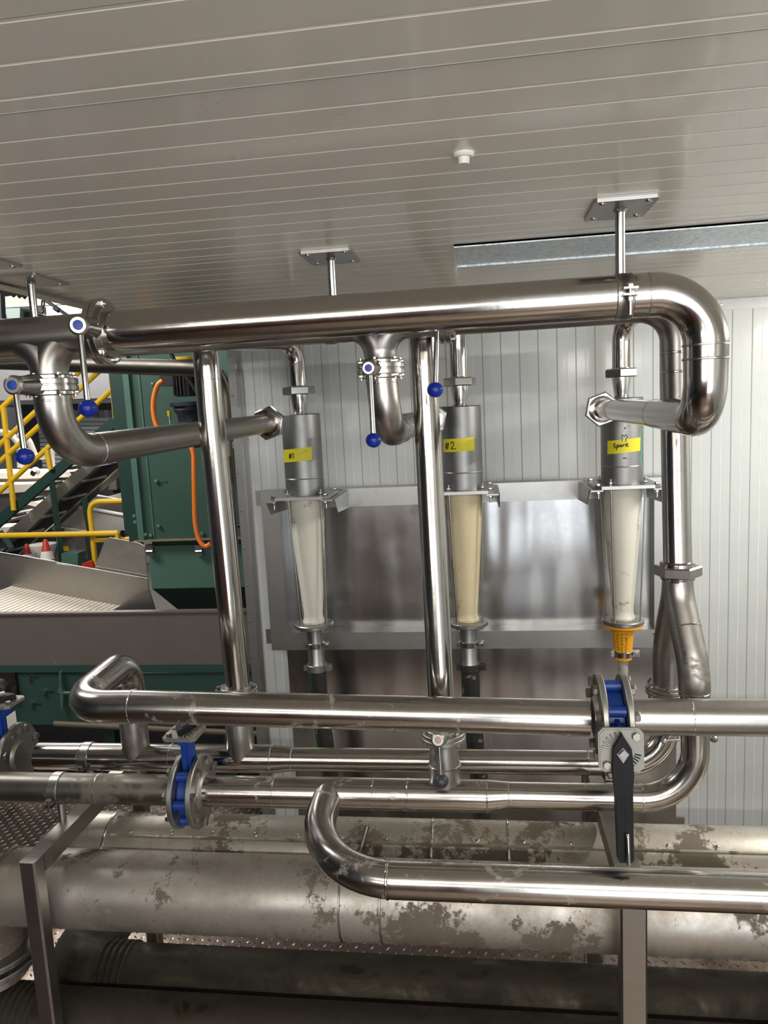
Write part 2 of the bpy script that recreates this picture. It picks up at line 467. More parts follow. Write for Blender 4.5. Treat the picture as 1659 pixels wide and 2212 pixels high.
# wall left end angle
m = MB().box((XL - .035, YW - .02, FZ), (XL + .012, YW + .12, H)).box((XL - .01, YW - .006, FZ), (XL + .045, YW - .001, H))
struct('trim_8', m, 'tin')
m = MB()
for i in range(13): m.lathe((XL - .02, YW - .02, .35 - i * .23), (0, -1, 0), [(0, .007), (.004, .006), (.005, .002)], 10)
struct('trim_9', m, 'bolt')
# tread plate floor
m = MB().box((-4.4, YF, FZ - .04), (XR, 4.75, FZ)); struct('floor', m, 'tread')
m = MB(); px = .04
ys = 2.5
def lug(m, x, y, a):
    c, s = math.cos(a), math.sin(a); l, w, h = .017, .005, .0045
    pts = [(-l, 0, 0), (0, -w, 0), (l, 0, 0), (0, w, 0), (-l * .5, 0, h), (l * .5, 0, h)]
    vs = [(x + p[0] * c - p[1] * s, y + p[0] * s + p[1] * c, FZ + p[2]) for p in pts]
    m.add(vs, [(0, 1, 4), (1, 5, 4), (1, 2, 5), (2, 3, 5), (3, 4, 5), (3, 0, 4)])
j = 0; y = 2.75
while y < 4.6:
    x0 = -4.2 if y > 3.6 else -2.7; x1 = -1.2 if y > 3.35 else 1.4
    x = x0
    i = 0
    while x < x1:
        lug(m, x, y, R(50) if (i + j) % 2 else R(-40)); x += px; i += 1
    y += px * .9; j += 1
struct('trim_10', m, 'tread_lug')
# walls of the room behind the camera and to the right
m = MB().box((XR, YF, FZ), (XR + .1, YW, H)); struct('wall_right', m, 'wall')
m = MB().box((-3.6, YF - .1, -1.1), (.15, YF, -.45)).box((-3.6, YF - .1, .2), (.15, YF, H)).box((-3.6, YF - .1, -.45), (-2.95, YF, .2)).box((-.25, YF - .1, -.45), (.15, YF, .2)).box((.15, YF - .1, .2), (XR, YF, H)); struct('wall_front', m, 'room_wall')  # left opening added to let in the ceiling fill light
struct('floor_3', MB().box((-1, YF - 4, FZ - .04), (XR + 2, YF - .1, FZ)), 'yard')
m = MB().box((-3.6, YF - .12, FZ), (.15, YF + .01, -1.1)); struct('baseboard_front', m, 'dado')
# hall beyond the open left side
HX0, HY1, HZ1 = -11, 13.0, 3.2
m = MB().box((HX0, 4.75, FZ - .06), (2, HY1, FZ - .01)).box((HX0, YF, FZ - .06), (-4.4, 4.6, FZ - .01)); struct('floor_2', m, 'floor_conc')
m = MB()
x = HX0
while x < 2: m.prism([(x, HY1, FZ), (x + .1, HY1, FZ), (x + .14, HY1 - .04, FZ), (x + .26, HY1 - .04, FZ), (x + .3, HY1, FZ), (x + .3, HY1 + .05, FZ), (x, HY1 + .05, FZ)], (0, 0, HZ1 - FZ)); x += .3
struct('wall_hall_back', m, 'hall_wall')
m = MB().box((HX0 - .1, YF, FZ), (HX0, HY1, HZ1)); struct('wall_left', m, 'hall_wall')
m = MB().box((HX0, YF - .1, FZ), (-3.6, YF, HZ1)); struct('wall_hall_front', m, 'hall_wall')
m = MB().box((HX0, YF, HZ1), (2, HY1, HZ1 + .1)); struct('ceiling_2', m, 'hall_roof')

# ------------------------------------------------------------------ header pipes (upper)
YT1, ZT1, RT1 = 2.08, .259, .057
YT2, ZT2, RT2 = 2.40, .270, .055
X = lambda px, py, Y: at(px, py, Y).x
Z = lambda px, py, Y: at(px, py, Y).z
ZIN = -.085
# front header, right length with return loop to spare unit
xl = X(238, 712, YT1); xloop = X(1524, 800, YT1)
nut3 = at(1300, 884, 3.62)
t = T('header_pipe', 'polished upper front header pipe from the flanged valve to the big return loop at right', 'pipe', (xl, YT1, ZT1))
zb = Z(1500, 903, YT1)
corner = V((xloop, YT1, zb))
b = pipe([((xl, YT1, ZT1), 0, RT1), ((xloop, YT1, ZT1), .135, RT1), (corner, .10, RT1 * .97), (tuple(corner.lerp(nut3, .4)), 0, .046), (tuple(nut3), 0, .043)])
build('pipe_run', b, 'polished', t)
d3 = (nut3 - corner).normalized()
wl = MB()
for zz in (Z(1524, 745, YT1), Z(1524, 775, YT1)):
    w = weld((xloop, YT1, zz), (0, 0, 1), RT1 * .985); wl.add(w.v, w.f)
build('weld_seam', wl, 'satin', t)
w = weld((X(1398, 640, YT1), YT1, ZT1), (1, 0, 0), RT1, .003, .0008); build('weld_seam', w, 'satin', t)
p = corner.lerp(nut3, .33); w = weld(p, d3, .0475, .003, .001); build('weld_seam', w, 'satin', t)
for f in (.78, .80, .82):
    p = corner.lerp(nut3, f); w = weld(p, d3, .0438, .0025, .0008); build('weld_seam', w, 'bright', t)

def union(name, c, axis, r, t_, label, start=0.0, collar=True, mat='valve'):
    axis = V(axis).normalized()
    o = T(name, label, 'pipe fitting', c)
    build('hex_nut', MB().hexnut(c, axis, r, t_, start), mat, o)
    build('collar', MB().lathe(V(c) - axis * (t_ * .9), axis, [(0, r * .6), (.004, r * .74), (t_ * .5, r * .76), (t_ * 1.2, r * .76), (t_ * 1.7, r * .72), (t_ * 1.8, r * .6)], 40), 'polished', o)
    return o
union('pipe_union', tuple(nut3), d3, .083, .03, 'large hex union nut on the inlet of the unit taped spare', .2)

# front header, left length with tee
xt = X(100, 740, YT1)
t = T('header_pipe', 'brushed front header pipe with a pulled tee at the left edge', 'pipe', (xt, YT1, ZT1))
x0 = xt - .75; xr = X(205, 715, YT1)
zt = Z(105, 812, YT1)
mb = MB().tube([(x0, YT1, ZT1), (xr, YT1, ZT1)], RT1, 40)
for sx in (-1, 1):
    o, r = route([((xt + sx * .2, YT1, ZT1), 0, RT1), ((xt, YT1, ZT1), .12, RT1 * .92), ((xt, YT1, zt), 0, RT1 * .80)])
    mb.tube(o, r, 40)
build('pipe_run', mb, 'satin', t)
w = weld((xt, YT1, zt + .012), (0, 0, 1), RT1 * .82, .003, .0012); build('weld_seam', w, 'bright', t)

def butterfly(label, c, axis, boss, ball, mat='valve', rim=.076, thick=.036, cap='cap', knob='blue', br=.0255, broad=.027, rodr=.0086, bolt_mat='bright'):
    c = V(c); axis = V(axis).normalized(); boss = V(boss); ball = V(ball)
    o = T('butterfly_valve', label, 'valve', c)
    m = MB()
    m.disc(c - axis * thick * .27, axis, rim, thick * .47, .002, 56)
    m.disc(c + axis * thick * .27, axis, rim, thick * .47, .002, 56)
    m.disc(c, axis, rim * .95, thick * 1.0, .002, 56)
    m.disc(c, axis, rim * .82, thick * 1.7, .003, 40)
    build('valve_body', m, mat, o)
    bd = (boss - c); bd = bd.normalized()
    m = MB().lathe(c + bd * rim * .75, bd, [(0, broad * 1.25), ((boss - c).length - rim * .75 - .018, broad), ((boss - c).length - rim * .75, broad * .96)], 32)
    st = build('stem_housing', m, mat, o)
    v = (-boss).normalized()
    bx = (bd + v * .6).normalized()
    hh = build('handle_hub', MB().lathe(boss - bx * .012, bx, [(0, broad * .9), (.008, broad * 1.02), (.021, broad * 1.02), (.026, broad * .80)], 32), 'satin' if mat == 'valve' else mat, o)
    build('end_cap', MB().lathe(boss + bx * .0142, bx, [(0, broad * .50), (.003, broad * .48), (.0035, broad * .3)], 28), cap, hh)
    hd = (ball - boss).normalized()
    rod = build('handle_rod', MB().lathe(boss + hd * broad * .6, hd, [(0, rodr * .9), ((ball - boss).length - broad * .6, rodr)], 20), 'rod', o)
    k = MB().sphere(ball, br, 32, .93); k.ring(ball, (0, 0, 1), br * .97, br * 1.02, .002, 40)
    build('ball_knob', k, knob, o)
    for sgn in (1, -1):
        pts = bolts(None, c + axis * sgn * thick * .5, axis, rim * .86, 6, start=.35, ht=.008, side=sgn)
        bolt_parts(pts, axis * sgn, o, .0102, .012, bolt_mat, .012)
    return o
# valve A under tee
va = at(105, 833, YT1)
butterfly('stainless butterfly valve under the left tee, its blue ball hanging lowest', (xt, YT1, va.z), (0, 0, 1),
          at(32, 832, 1.95), at(54, 986, 1.93))
# valve B between lengths of the front header
butterfly('stainless butterfly valve in the front header, its blue ball beside the left tee', (X(222, 713, YT1), YT1, ZT1), (1, 0, 0),
          at(172, 703, 1.95), at(190, 882, 1.93), 'valve', rim=.094, thick=.034)
# inlet pipe of unit 1
nut1 = at(580, 914, 3.68)
t = T('inlet_pipe', 'satin elbow pipe from the leftmost valve to the unit taped #1', 'pipe', (xt, YT1, va.z - .04))
c1 = V((xt, YT1, Z(150, 990, YT1) + .012))
b = pipe([((xt, YT1, va.z - .025), 0, .053), (tuple(c1), .15, .053), (tuple(c1.lerp(nut1, .5)), 0, .049), (tuple(nut1), 0, .047)])
build('pipe_run', b, 'satin', t)
d1 = (nut1 - c1).normalized()
for q, rr in ((.105, .0532), (.93, .048)):
    w = weld(c1.lerp(nut1, q), d1, rr, .003, .001); build('weld_seam', w, 'bright', t)
w = weld((xt, YT1, va.z - .045), (0, 0, 1), .0532, .003, .0012); build('weld_seam', w, 'bright', t)
union('pipe_union', tuple(nut1), d1, .088, .032, 'large hex union nut on the inlet of the unit taped #1', .2)

# rear header
xt2 = X(822, 780, YT2)
xv2 = X(962, 712, YT2)
t = T('header_pipe', 'rear upper header pipe running behind the polished front header', 'pipe', (xt2, YT2, ZT2))
xe = .585
mb = MB().tube([(x0 - .2, YT2, ZT2), (xv2 - .02, YT2, ZT2)], RT2, 40)
zt2 = Z(825, 777, YT2)
for sx in (-1, 1):
    o, r = route([((xt2 + sx * .2, YT2, ZT2), 0, RT2), ((xt2, YT2, ZT2), .10, RT2 * .95), ((xt2, YT2, zt2), 0, RT2 * .88)])
    mb.tube(o, r, 40)
o, r = route([((xv2 + .02, YT2, ZT2), 0, RT2 * .98), ((xe + .015, YT2 + .0, ZT2), .115, RT2 * .95), ((xe + .022, YT2 + .01, -.05), 0, .046)])
mb.tube(o, r, 40)
build('pipe_run', mb, 'satin', t)
build('slip_sleeve', MB().ring((X(715, 735, YT2), YT2, ZT2), (1, 0, 0), RT2 * .97, RT2 * 1.06, .036), 'satin', t)
for yy in (762, 803):
    w = weld((xe + .017, YT2, Z(1463, yy, YT2)), (0, 0, 1), RT2 * .93, .003, .0018); build('weld_seam', w, 'bright', t)
vc = at(822, 797, YT2)
butterfly('stainless butterfly valve at centre under the rear header, white and blue stem end', (xt2, YT2, vc.z), (0, 0, 1),
          at(798, 795, 2.30), at(807, 951, 2.27), broad=.023, br=.0245)
butterfly('butterfly valve half hidden behind the front header, blue ball in front of the middle riser', (xv2, YT2, ZT2), (1, 0, 0),
          at(944, 690, 2.27), at(940, 842, 2.24), rim=.078, br=.0245)
# inlet pipe of unit 2
nut2 = at(930, 905, 3.66)
t = T('inlet_pipe', 'satin elbow pipe from the centre valve to the unit taped #2', 'pipe', (xt2, YT2, vc.z - .04))
c2 = V((xt2 + .012, YT2, ZIN + .0))
c2.z = Z(850, 933, YT2)
b = pipe([((xt2, YT2, vc.z - .025), 0, .051), (tuple(c2), .11, .051), (tuple(c2.lerp(nut2, .15)), 0, .051), (tuple(c2.lerp(nut2, .5)), 0, .048), (tuple(nut2), 0, .046)])
build('pipe_run', b, 'satin', t)
d2 = (nut2 - c2).normalized()
w = weld((xt2, YT2, vc.z - .045), (0, 0, 1), .0512, .003, .0012); build('weld_seam', w, 'bright', t)
w = weld(c2.lerp(nut2, .11), d2, .0515, .003, .001); build('weld_seam', w, 'bright', t)
w = weld(c2.lerp(nut2, .22), d2, .0515, .003, .001); build('weld_seam', w, 'bright', t)
union('pipe_union', tuple(nut2), d2, .085, .032, 'hex union nut on the inlet of the unit taped #2, mostly behind the middle riser', .2)

# ------------------------------------------------------------------ ceiling hangers
def hanger(label, px, py, Yh, ztop, hx=.078, hy=.10, rr=.0125, clamp=None):
    x = X(px, py, Yh) if px is not None else None
    o = T('pipe_hanger', label, 'pipe hanger', (x, Yh, H), 'ceiling pipe hangers')
    m = MB().rbox((x - hx, Yh - hy, H - .009), (x + hx, Yh + hy, H - .0003), .006); build('mounting_plate', m, 'plate', o)
    for sx in (-1, 1):
        for sy in (-1, 1):
            m = MB().lathe((x + sx * (hx - .022), Yh + sy * (hy - .025), H - .009), (0, 0, -1), [(0, .008), (.002, .008), (.004, .0045), (.0041, .001)], 14)
            build('screw', m, 'bright', o)
    m = MB().lathe((x, Yh, H - .009), (0, 0, -1), [(0, rr * 1.5), (.005, rr * 1.12), (.008, rr), (H - .009 - ztop, rr)], 24); build('hanger_rod', m, 'rod', o)
    return o, x
h1, hx1 = hanger('square ceiling plate with rod and bolted clamp holding the big return loop, rightmost', 1339, 450, YT1 + .0, ZT1 + RT1 * .9)
hanger('square ceiling plate with rod at centre, going down behind the front header', 714, 549, YT2, ZT2 + RT2 * .9, .08, .098)
hanger('square ceiling plate with rod above the left tee', 66, 606, YT2, ZT2 + RT2 * .9, .08, .105)
hanger('square ceiling plate cut off by the left edge of the photo', -45, 572, YT1, ZT1 + RT1 * .9)
# clamp of hanger 1
xc = X(1349, 640, YT1)
m = MB().ring((xc, YT1, ZT1), (1, 0, 0), RT1 * .99, RT1 * 1.05, .034); m.ring((hx1, YT1, ZT1), (1, 0, 0), RT1 * .99, RT1 * 1.05, .034)
build('pipe_clamp', m, 'satin', h1)
yf = YT1 - RT1
m = MB().box((xc - .018, yf - .034, ZT1 + .008), (xc + .018, yf + .004, ZT1 + .013)).box((xc - .018, yf - .034, ZT1 - .008), (xc + .018, yf + .004, ZT1 - .003)); build('clamp_ear', m, 'plate', h1)
m = MB().hexnut((xc, yf - .02, ZT1 + .018), (0, 0, 1), .011, .01).lathe((xc, yf - .02, ZT1 + .02), (0, 0, -1), [(0, .0055), (.075, .0055)], 14).hexnut((xc, yf - .02, ZT1 - .015), (0, 0, 1), .010, .012)
build('clamp_bolt', m, 'bright', h1)

# ceiling channel and cap
ya, yb = 2.785 * .855, 3.2 * .855
xg = X(985, 550, 2.6) + .0
m = MB().box((xg, ya, H - .006), (2.6, yb - .02, H - .0005)).box((xg, ya, H - .010), (2.6, ya + .004, H - .0005)).box((xg, yb - .03, H - .012), (2.6, yb + .0, H - .0005))
TB('galvanised_channel', m, 'spangle', 'long galvanised steel channel with spangled surface screwed along the ceiling at right', 'metal channel')
pc = at(1001, 331, 1.8) * (1.0); s = H / pc.z; pc = pc * s
o = T('ceiling_fitting', 'small round white plastic fitting on the ceiling right of centre', 'ceiling fitting', (pc.x, pc.y, H))
build('flange_ring', MB().lathe((pc.x, pc.y, H), (0, 0, -1), [(0, .021), (.004, .021), (.008, .018)], 32), 'white_plastic', o)
build('plug', MB().lathe((pc.x, pc.y, H - .008), (0, 0, -1), [(0, .012), (.013, .011)], 12), 'white_plastic', o)

# ------------------------------------------------------------------ steel frame on the wall
YFm = 4.17
fx0, fx1 = X(566, 1200, YFm) + .02, 1.03
ztf = Z(740, 1056, YFm); zmf = Z(740, 1366, YFm); bw = .105
o = T('wall_frame', 'stainless box section frame bolted to the panel wall behind the three units', 'steel frame', ((fx0 + fx1) / 2, YW, zmf))
def miter_rect(x0, x1, z0, z1, w, y0, y1):
    res = []
    res.append(MB().prism([(x0, y0, z1), (x1, y0, z1), (x1 - w, y0, z1 - w), (x0 + w, y0, z1 - w)], (0, y1 - y0, 0)))
    res.append(MB().prism([(x0, y0, z0), (x0 + w, y0, z0 + w), (x1 - w, y0, z0 + w), (x1, y0, z0)], (0, y1 - y0, 0)))
    res.append(MB().prism([(x0, y0, z0), (x0, y0, z1), (x0 + w, y0, z1 - w), (x0 + w, y0, z0 + w)], (0, y1 - y0, 0)))
    res.append(MB().prism([(x1, y0, z0), (x1 - w, y0, z0 + w), (x1 - w, y0, z1 - w), (x1, y0, z1)], (0, y1 - y0, 0)))
    return res
for nm, m in zip(('top_rail', 'bottom_rail', 'stile', 'stile'), miter_rect(fx0, fx1, zmf - bw, ztf, bw, YFm - .005, YW - .02)): build(nm, m, 'frame', o)
for zz in (ztf - .05, zmf - .055):
    build('fixing_tab', MB().box((fx0 - .065, YW - .022, zz - .045), (fx0 + .005, YW - .014, zz + .045)).hexnut((fx0 - .03, YW - .03, zz - .01), (0, 1, 0), .014, .014).lathe((fx0 - .03, YW - .03, zz - .01), (0, -1, 0), [(0, .006), (.02, .006)], 10), 'plate', o)
zpb = -2.30
m = MB()
sx0, sx1 = fx0 + .06, fx1 + .045
m.box((sx0, YW - .02, FZ + .02), (sx1, YW - .012, ztf - .03))
p = T('splash_sheet', 'large mirror-like stainless sheet on the wall behind the frame', 'metal sheet', ((sx0 + sx1) / 2, YW, FZ + .02))
build('sheet', m, 'sheet', p)
m = MB()
for i in range(8): m.lathe((sx0 + .025, YW - .02, -1.45 - i * .135), (0, -1, 0), [(0, .006), (.003, .005)], 10)
for i in range(4): m.lathe((sx1 - .03, YW - .02, -1.5 - i * .22), (0, -1, 0), [(0, .006), (.003, .005)], 10)
build('rivet_line', m, 'bright', p)
build('fixing_tab', MB().box((sx1 - .005, YW - .016, Z(1468, 1775, YW) - .05), (sx1 + .05, YW - .01, Z(1468, 1775, YW) + .035)), 'plate', p)

# ------------------------------------------------------------------ hydrocyclones
YC, RC = 3.9, .104
ZCT, ZCB = -.008, -.437
cx = [-.953, -.102, .707]
def cyp(cxx, phi, z, r=RC + .0008):
    a = math.atan2(-YC, -cxx)           # towards the camera
    # positive phi = to the right in the picture
    a2 = a + phi
    return V((cxx + r * math.cos(a2), YC + r * math.sin(a2), z))
def make_cyclone(label, i, cone, mats):
    c = cx[i]
    o = T('hydrocyclone', label, 'hydrocyclone', (c, YC, -1.3))
    m = MB().lathe((c, YC, ZCB), (0, 0, 1), [(0, RC), (.428 - .004, RC), (.429, RC - .004)], 56)
    build('inlet_body', m, 'pickled', o)
    m = MB().lathe((c, YC, ZCB + .085), (0, 0, 1), [(0, RC + .0004), (.003, RC + .0016), (.006, RC + .0004)], 56, False)
    build('weld_seam', m, 'plate', o)
    # mounting plate
    zp = ZCB
    m = MB().rbox((c - .157, YC - .165, zp - .016), (c + .157, YC + .15, zp), .03); pl = build('mounting_plate', m, 'plate', o)
    for sx in (-1, 1):
        m = MB().box((c + sx * .15 - .03, YC - .17, zp - .024), (c + sx * .15 + .03, YW - .10, zp - .017)).prism([(c + sx * .18, YC - .14, zp - .02), (c + sx * .18, YW - .1, zp - .02), (c + sx * .18, YW - .1, zp - .12), (c + sx * .18, YC - .06, zp - .1)], (sx * .006, 0, 0))
        build('bracket_arm', m, 'plate', o)
        for yy in (YC - .14, YC + .12):
            m = MB().hexnut((c + sx * .14, yy, zp + .007), (0, 0, 1), .012, .012).lathe((c + sx * .14, yy, zp + .007), (0, 0, -1), [(0, .006), (.07, .006)], 12).hexnut((c + sx * .14, yy, zp - .034), (0, 0, 1), .011, .012)
            build('bolt', m, 'bright', o)
    # cone
    zc1 = zp - .016; zc0 = -1.155
    Ht = zc1 - zc0
    prof = [(0, .060), (.012, .061), (.022, .054), (.05, .0525), (Ht * .3, .066), (Ht * .6, .082), (Ht * .85, .0935), (Ht * .93, .097), (Ht, .098)]
    build('cone', MB().lathe((c, YC, zc0), (0, 0, 1), prof, 56), cone, o)
    build('cone_flange', MB().disc((c, YC, zc0 - .013), (0, 0, 1), .107, .024, .004, 56), 'plate', o)
    for k in range(4):
        a = PI / 4 + k * PI / 2 + .15
        top = V((c + .125 * math.cos(a), YC + .125 * math.sin(a), zp + .03)); bot = V((c + .092 * math.cos(a), YC + .092 * math.sin(a), zc0 - .035))
        d = (bot - top)
        m = MB().lathe(top, d, [(0, .0045), (d.length, .0045)], 12).hexnut(top + d.normalized() * .022, d, .011, .011).hexnut(bot - d.normalized() * .028, d, .011, .01)
        build('tie_rod', m, 'rod', o)
    # overflow connection on top
    m = MB().lathe((c, YC, ZCT), (0, 0, 1), [(0, .036), (.02, .037), (.028, .039), (.10, .049), (.115, .0485)], 40); build('overflow_reducer', m, 'bright', o)
    return o
cy1 = make_cyclone('hydrocyclone with yellow tape marked #1 and white cone, at left', 0, 'poly', None)
cy2 = make_cyclone('hydrocyclone with yellow tape marked #2 and yellowed cone, in the middle', 1, 'poly_yellow', None)
cy3 = make_cyclone('hydrocyclone with yellow tape marked spare and a yellow nozzle, at right', 2, 'poly', None)

def tape(parent, c, ph0, ph1, z0, z1, tilt, torn=.006):
    """tape patch wrapped on the cylinder"""
    n = 14; vs = []; rng = random.Random(int(c * 100) + 5)
    for i in range(n + 1):
        f = i / n; ph = ph0 + (ph1 - ph0) * f
        dz = tilt * f
        j = rng.uniform(-torn, torn) * (.2 if 0 < i < n else 1)
        vs.append(cyp(c, ph, z0 + dz + j * .3)); vs.append(cyp(c, ph + (.02 if i in (0, n) else 0), z1 + dz + j * .3))
    top = [p + (p - V((c, YC, p.z))).normalized() * .0012 for p in vs]
    m = MB(); fs = [(2 * i, 2 * i + 2, 2 * i + 3, 2 * i + 1) for i in range(n)]
    m.add(vs, fs); m.add(top, fs)
    return build('tape_label', m, 'tape', parent)
def strokes(parent, c, ph_c, z_c, size, lines, tilt=0.0, w=.0023, mat='ink', lift=.003, name='handwriting'):
    m = MB()
    for ln in lines:
        pts = []
        for u, v in ln:
            ph = ph_c + u * size / RC
            pts.append(cyp(c, ph, z_c + v * size + tilt * u * size, RC + lift))
        # subdivide
        q = []
        for a, b in zip(pts, pts[1:]):
            for k in range(4): q.append(a.lerp(b, k / 4))
        q.append(pts[-1]); m.tube(q, w, 6)
    return build(name, m, mat, parent)
HASH = [[(.15, 0), (.3, .9)], [(.42, 0), (.57, .9)], [(0, .3), (.62, .36)], [(.06, .6), (.68, .66)]]
ONE = [[(.95, .0), (.97, .95)]]
TWO = [[(.95, .7), (1.1, .92), (1.35, .9), (1.4, .65), (1.2, .35), (.95, .02), (1.15, .1), (1.5, .0), (1.65, .04)]]
def hand(word, x0):
    G = {'s': [[(.45, .85), (.15, .75), (.1, .55), (.35, .4), (.38, .15), (.1, .0)]],
         'p': [[(.15, .5), (.1, -.45)], [(.13, .35), (.35, .58), (.52, .4), (.4, .12), (.15, .1)]],
         'a': [[(.1, .1), (.25, .5), (.42, .45), (.48, .1), (.3, .2)]],
         'r': [[(.1, .05), (.15, .5)], [(.13, .3), (.3, .52), (.48, .45)]],
         'e': [[(.1, .3), (.45, .45), (.35, .6), (.12, .45), (.12, .12), (.45, .05), (.6, .12)]]}
    out = []
    for i, ch in enumerate(word):
        for ln in G[ch]: out.append([(x0 + i * .55 + u, v) for u, v in ln])
    return out
# positions by picture
def phi_of(px, i):
    dd = (px - (X0c[i])) / 44.0
    return math.asin(max(-1, min(1, dd)))
X0c = [655, 998, 1345]
zA0, zA1 = Z(612, 1001, 3.8), Z(612, 973, 3.8)
tp = tape(cy1, cx[0], phi_of(612, 0), phi_of(674, 0), zA0, zA1, .012)
strokes(tp, cx[0], phi_of(624, 0), zA0 + .022, .030, HASH + ONE, .1)
strokes(tp, cx[0], phi_of(652, 0), zA0 + .045, .014, [[(0, .2), (.4, .5), (.9, .3)], [(1.2, .8), (1.5, 1.2), (1.8, .9), (1.4, .7)]], .2, .0007, 'zinc', name='faint_writing')
zB0, zB1 = Z(990, 977, 3.8), Z(990, 950, 3.8)
tp = tape(cy2, cx[1], phi_of(958, 1), phi_of(1024, 1), zB0, zB1 + .004, .006)
strokes(tp, cx[1], phi_of(963, 1), zB0 + .014, .040, HASH + TWO, .05)
zS0, zS1 = Z(1318, 982, 3.8), Z(1318, 953, 3.8)
tp = tape(cy3, cx[2], phi_of(1316, 2), phi_of(1381, 2), zS0, zS1, .012)
strokes(tp, cx[2], phi_of(1328, 2), zS0 + .03, .026, hand('spare', 0), .1)
strokes(cy3, cx[2], phi_of(1347, 2), Z(1350, 950, 3.8) - .002, .03, [[(-.1, -.3), (-.1, .9), (.3, .6), (.5, .95), (.75, .6), (.5, .2), (.45, -.3)]], 0, .0018, lift=.0012)
strokes(cy3, cx[2], phi_of(1352, 2), Z(1350, 925, 3.8), .01, [[(-.5, 0), (.3, .1)], [(-.4, .15), (.2, .2)], [(1.4, 1.2), (1.5, 1)]], 0, .003, lift=.001, name='marker_spot')
strokes(cy3, cx[2], phi_of(1350, 2), Z(1350, 990, 3.8), .02, [[(-.4, 0), (.2, .25)], [(-.4, .1), (.7, -.05)]], 0, .0016, lift=.001, name='marker_spot')
rng = random.Random(3)
ln = []
for k in range(26):
    v = k / 26
    u = .2 * math.sin(k * .9) + rng.uniform(-.15, .15)
    ln.append([(u, -v * 6.5), (u + rng.uniform(-.2, .2), -v * 6.5 - .35)])
strokes(cy3, cx[2], phi_of(1383, 2), Z(1383, 925, 3.8), .030, ln, 0, .0035, 'green_ink', lift=-.0022, name='paint_drip')

# lower ends
def clampband(m, c, z, r, w=.03):
    m.ring((c, YC, z), (0, 0, 1), r * .98, r + .004, w)
    m.box((c + r, YC - .02, z - w * .45), (c + r + .035, YC - .012, z + w * .45)); m.box((c + r, YC + .0, z - w * .45), (c + r + .035, YC + .008, z + w * .45))
    m.hexnut((c + r + .02, YC - .028, z), (0, 1, 0), .011, .012)
    m.box((c - r - .018, YC - .02, z - w * .4), (c - r, YC - .012, z + w * .4))
    return m
zf = -1.155 - .025
for cyy, i in ((cy1, 0), (cy2, 1)):
    c = cx[i]
    build('spigot_tube', MB().lathe((c, YC, zf), (0, 0, -1), [(0, .06), (.014, .06), (.016, .045), (.2, .045), (.21, .050), (.245, .053)], 40), 'plate', cyy)
    build('pipe_clamp', clampband(MB(), c, zf - .105, .046), 'bright', cyy)
    build('hose_clamp', clampband(MB(), c, zf - .235, .053, .04), 'flange' if i == 0 else 'hose', cyy)
    hz = [V((c, YC, zf - .22)), V((c + .002, YC, zf - .5)), V((c + .03, YC + .03, zf - .9)), V((c + .05, YC + .05, FZ + .03))]
    hs = TB('suction_hose', MB().tube(hz, .049, 32), 'hose', 'dark suction hose hanging below the unit taped ' + ('#1, with a green stripe' if i == 0 else '#2, splashed with mud'), 'hose')
    if i == 0:
        st = MB()
        q = [p + V((-.017 + .0, -.0465, 0)) for p in hz]
        for a, b in zip(q, q[1:]):
            st.quad(a - V((.017, -.008, 0)), a + V((.014, 0, 0)), b + V((.014, 0, 0)), b - V((.017, -.008, 0)))
        s_ = build('stripe', st, 'hose_green', None); s_.parent = hs; s_.matrix_parent_inverse = Matrix.Translation(-hs.location)
        cu = bpy.data.curves.new('lettering', 'FONT'); cu.body = 'SUCTION'; cu.size = .032; cu.align_x = 'CENTER'; cu.extrude = .0004
        to = bpy.data.objects.new('tmp', cu); me = bpy.data.meshes.new_from_object(to); bpy.data.objects.remove(to)
        mt = Matrix.Translation(V((c - .002 - hs.location.x, YC - .0505 - hs.location.y, zf - .62 - hs.location.z))) @ Matrix.Rotation(R(90), 4, 'Y') @ Matrix.Rotation(R(90), 4, 'X')
        mt = Matrix.Translation(V((c - .010 - hs.location.x, YC - .0525 - hs.location.y, zf - .54 - hs.location.z))) @ Matrix(((0, -1, 0, 0), (0, 0, -1, 0), (1, 0, 0, 0), (0, 0, 0, 1)))
        me.transform(mt); me.name = 'lettering'; lo = bpy.data.objects.new('lettering', me); COL.objects.link(lo); me.materials.append(M['zinc']); lo.parent = hs
c = cx[2]
nz = build('nozzle', MB().lathe((c, YC, zf), (0, 0, -1), [(0, .103), (.012, .103), (.022, .085), (.024, .058), (.05, .055), (.17, .045), (.195, .045), (.2, .040)], 44), 'yellow_nozzle', cy3)
rng = random.Random(9)
ln = []
for col_ in range(3):
    u = -.9 + col_ * .75; v = -.2
    while v > -2.3 - .35 * col_:
        a, b = rng.uniform(-.2, .2), rng.uniform(-.2, .2)
        ln.append([(u + a, v), (u + b, v - .1), (u - a, v - .18)]); v -= rng.uniform(.25, .4)
m = MB()
for l_ in ln:
    pts = []
    for u, v in l_:
        z = zf - .035 + v * .045; rr = .0575 - (.012) * ((zf - z - .03) / .14)
        a = math.atan2(-YC, -c) + u * .55
        pts.append(V((c + rr * math.cos(a), YC + rr * math.sin(a), z)))
    m.tube(pts, .0016, 6)
build('handwriting', m, 'ink', nz)
build('pipe_clamp', clampband(MB(), c, zf - .165, .047), 'bright', cy3)
build('outlet_stub', MB().lathe((c, YC, zf - .2), (0, 0, -1), [(0, .026), (.14, .024)], 28), 'rope', cy3)

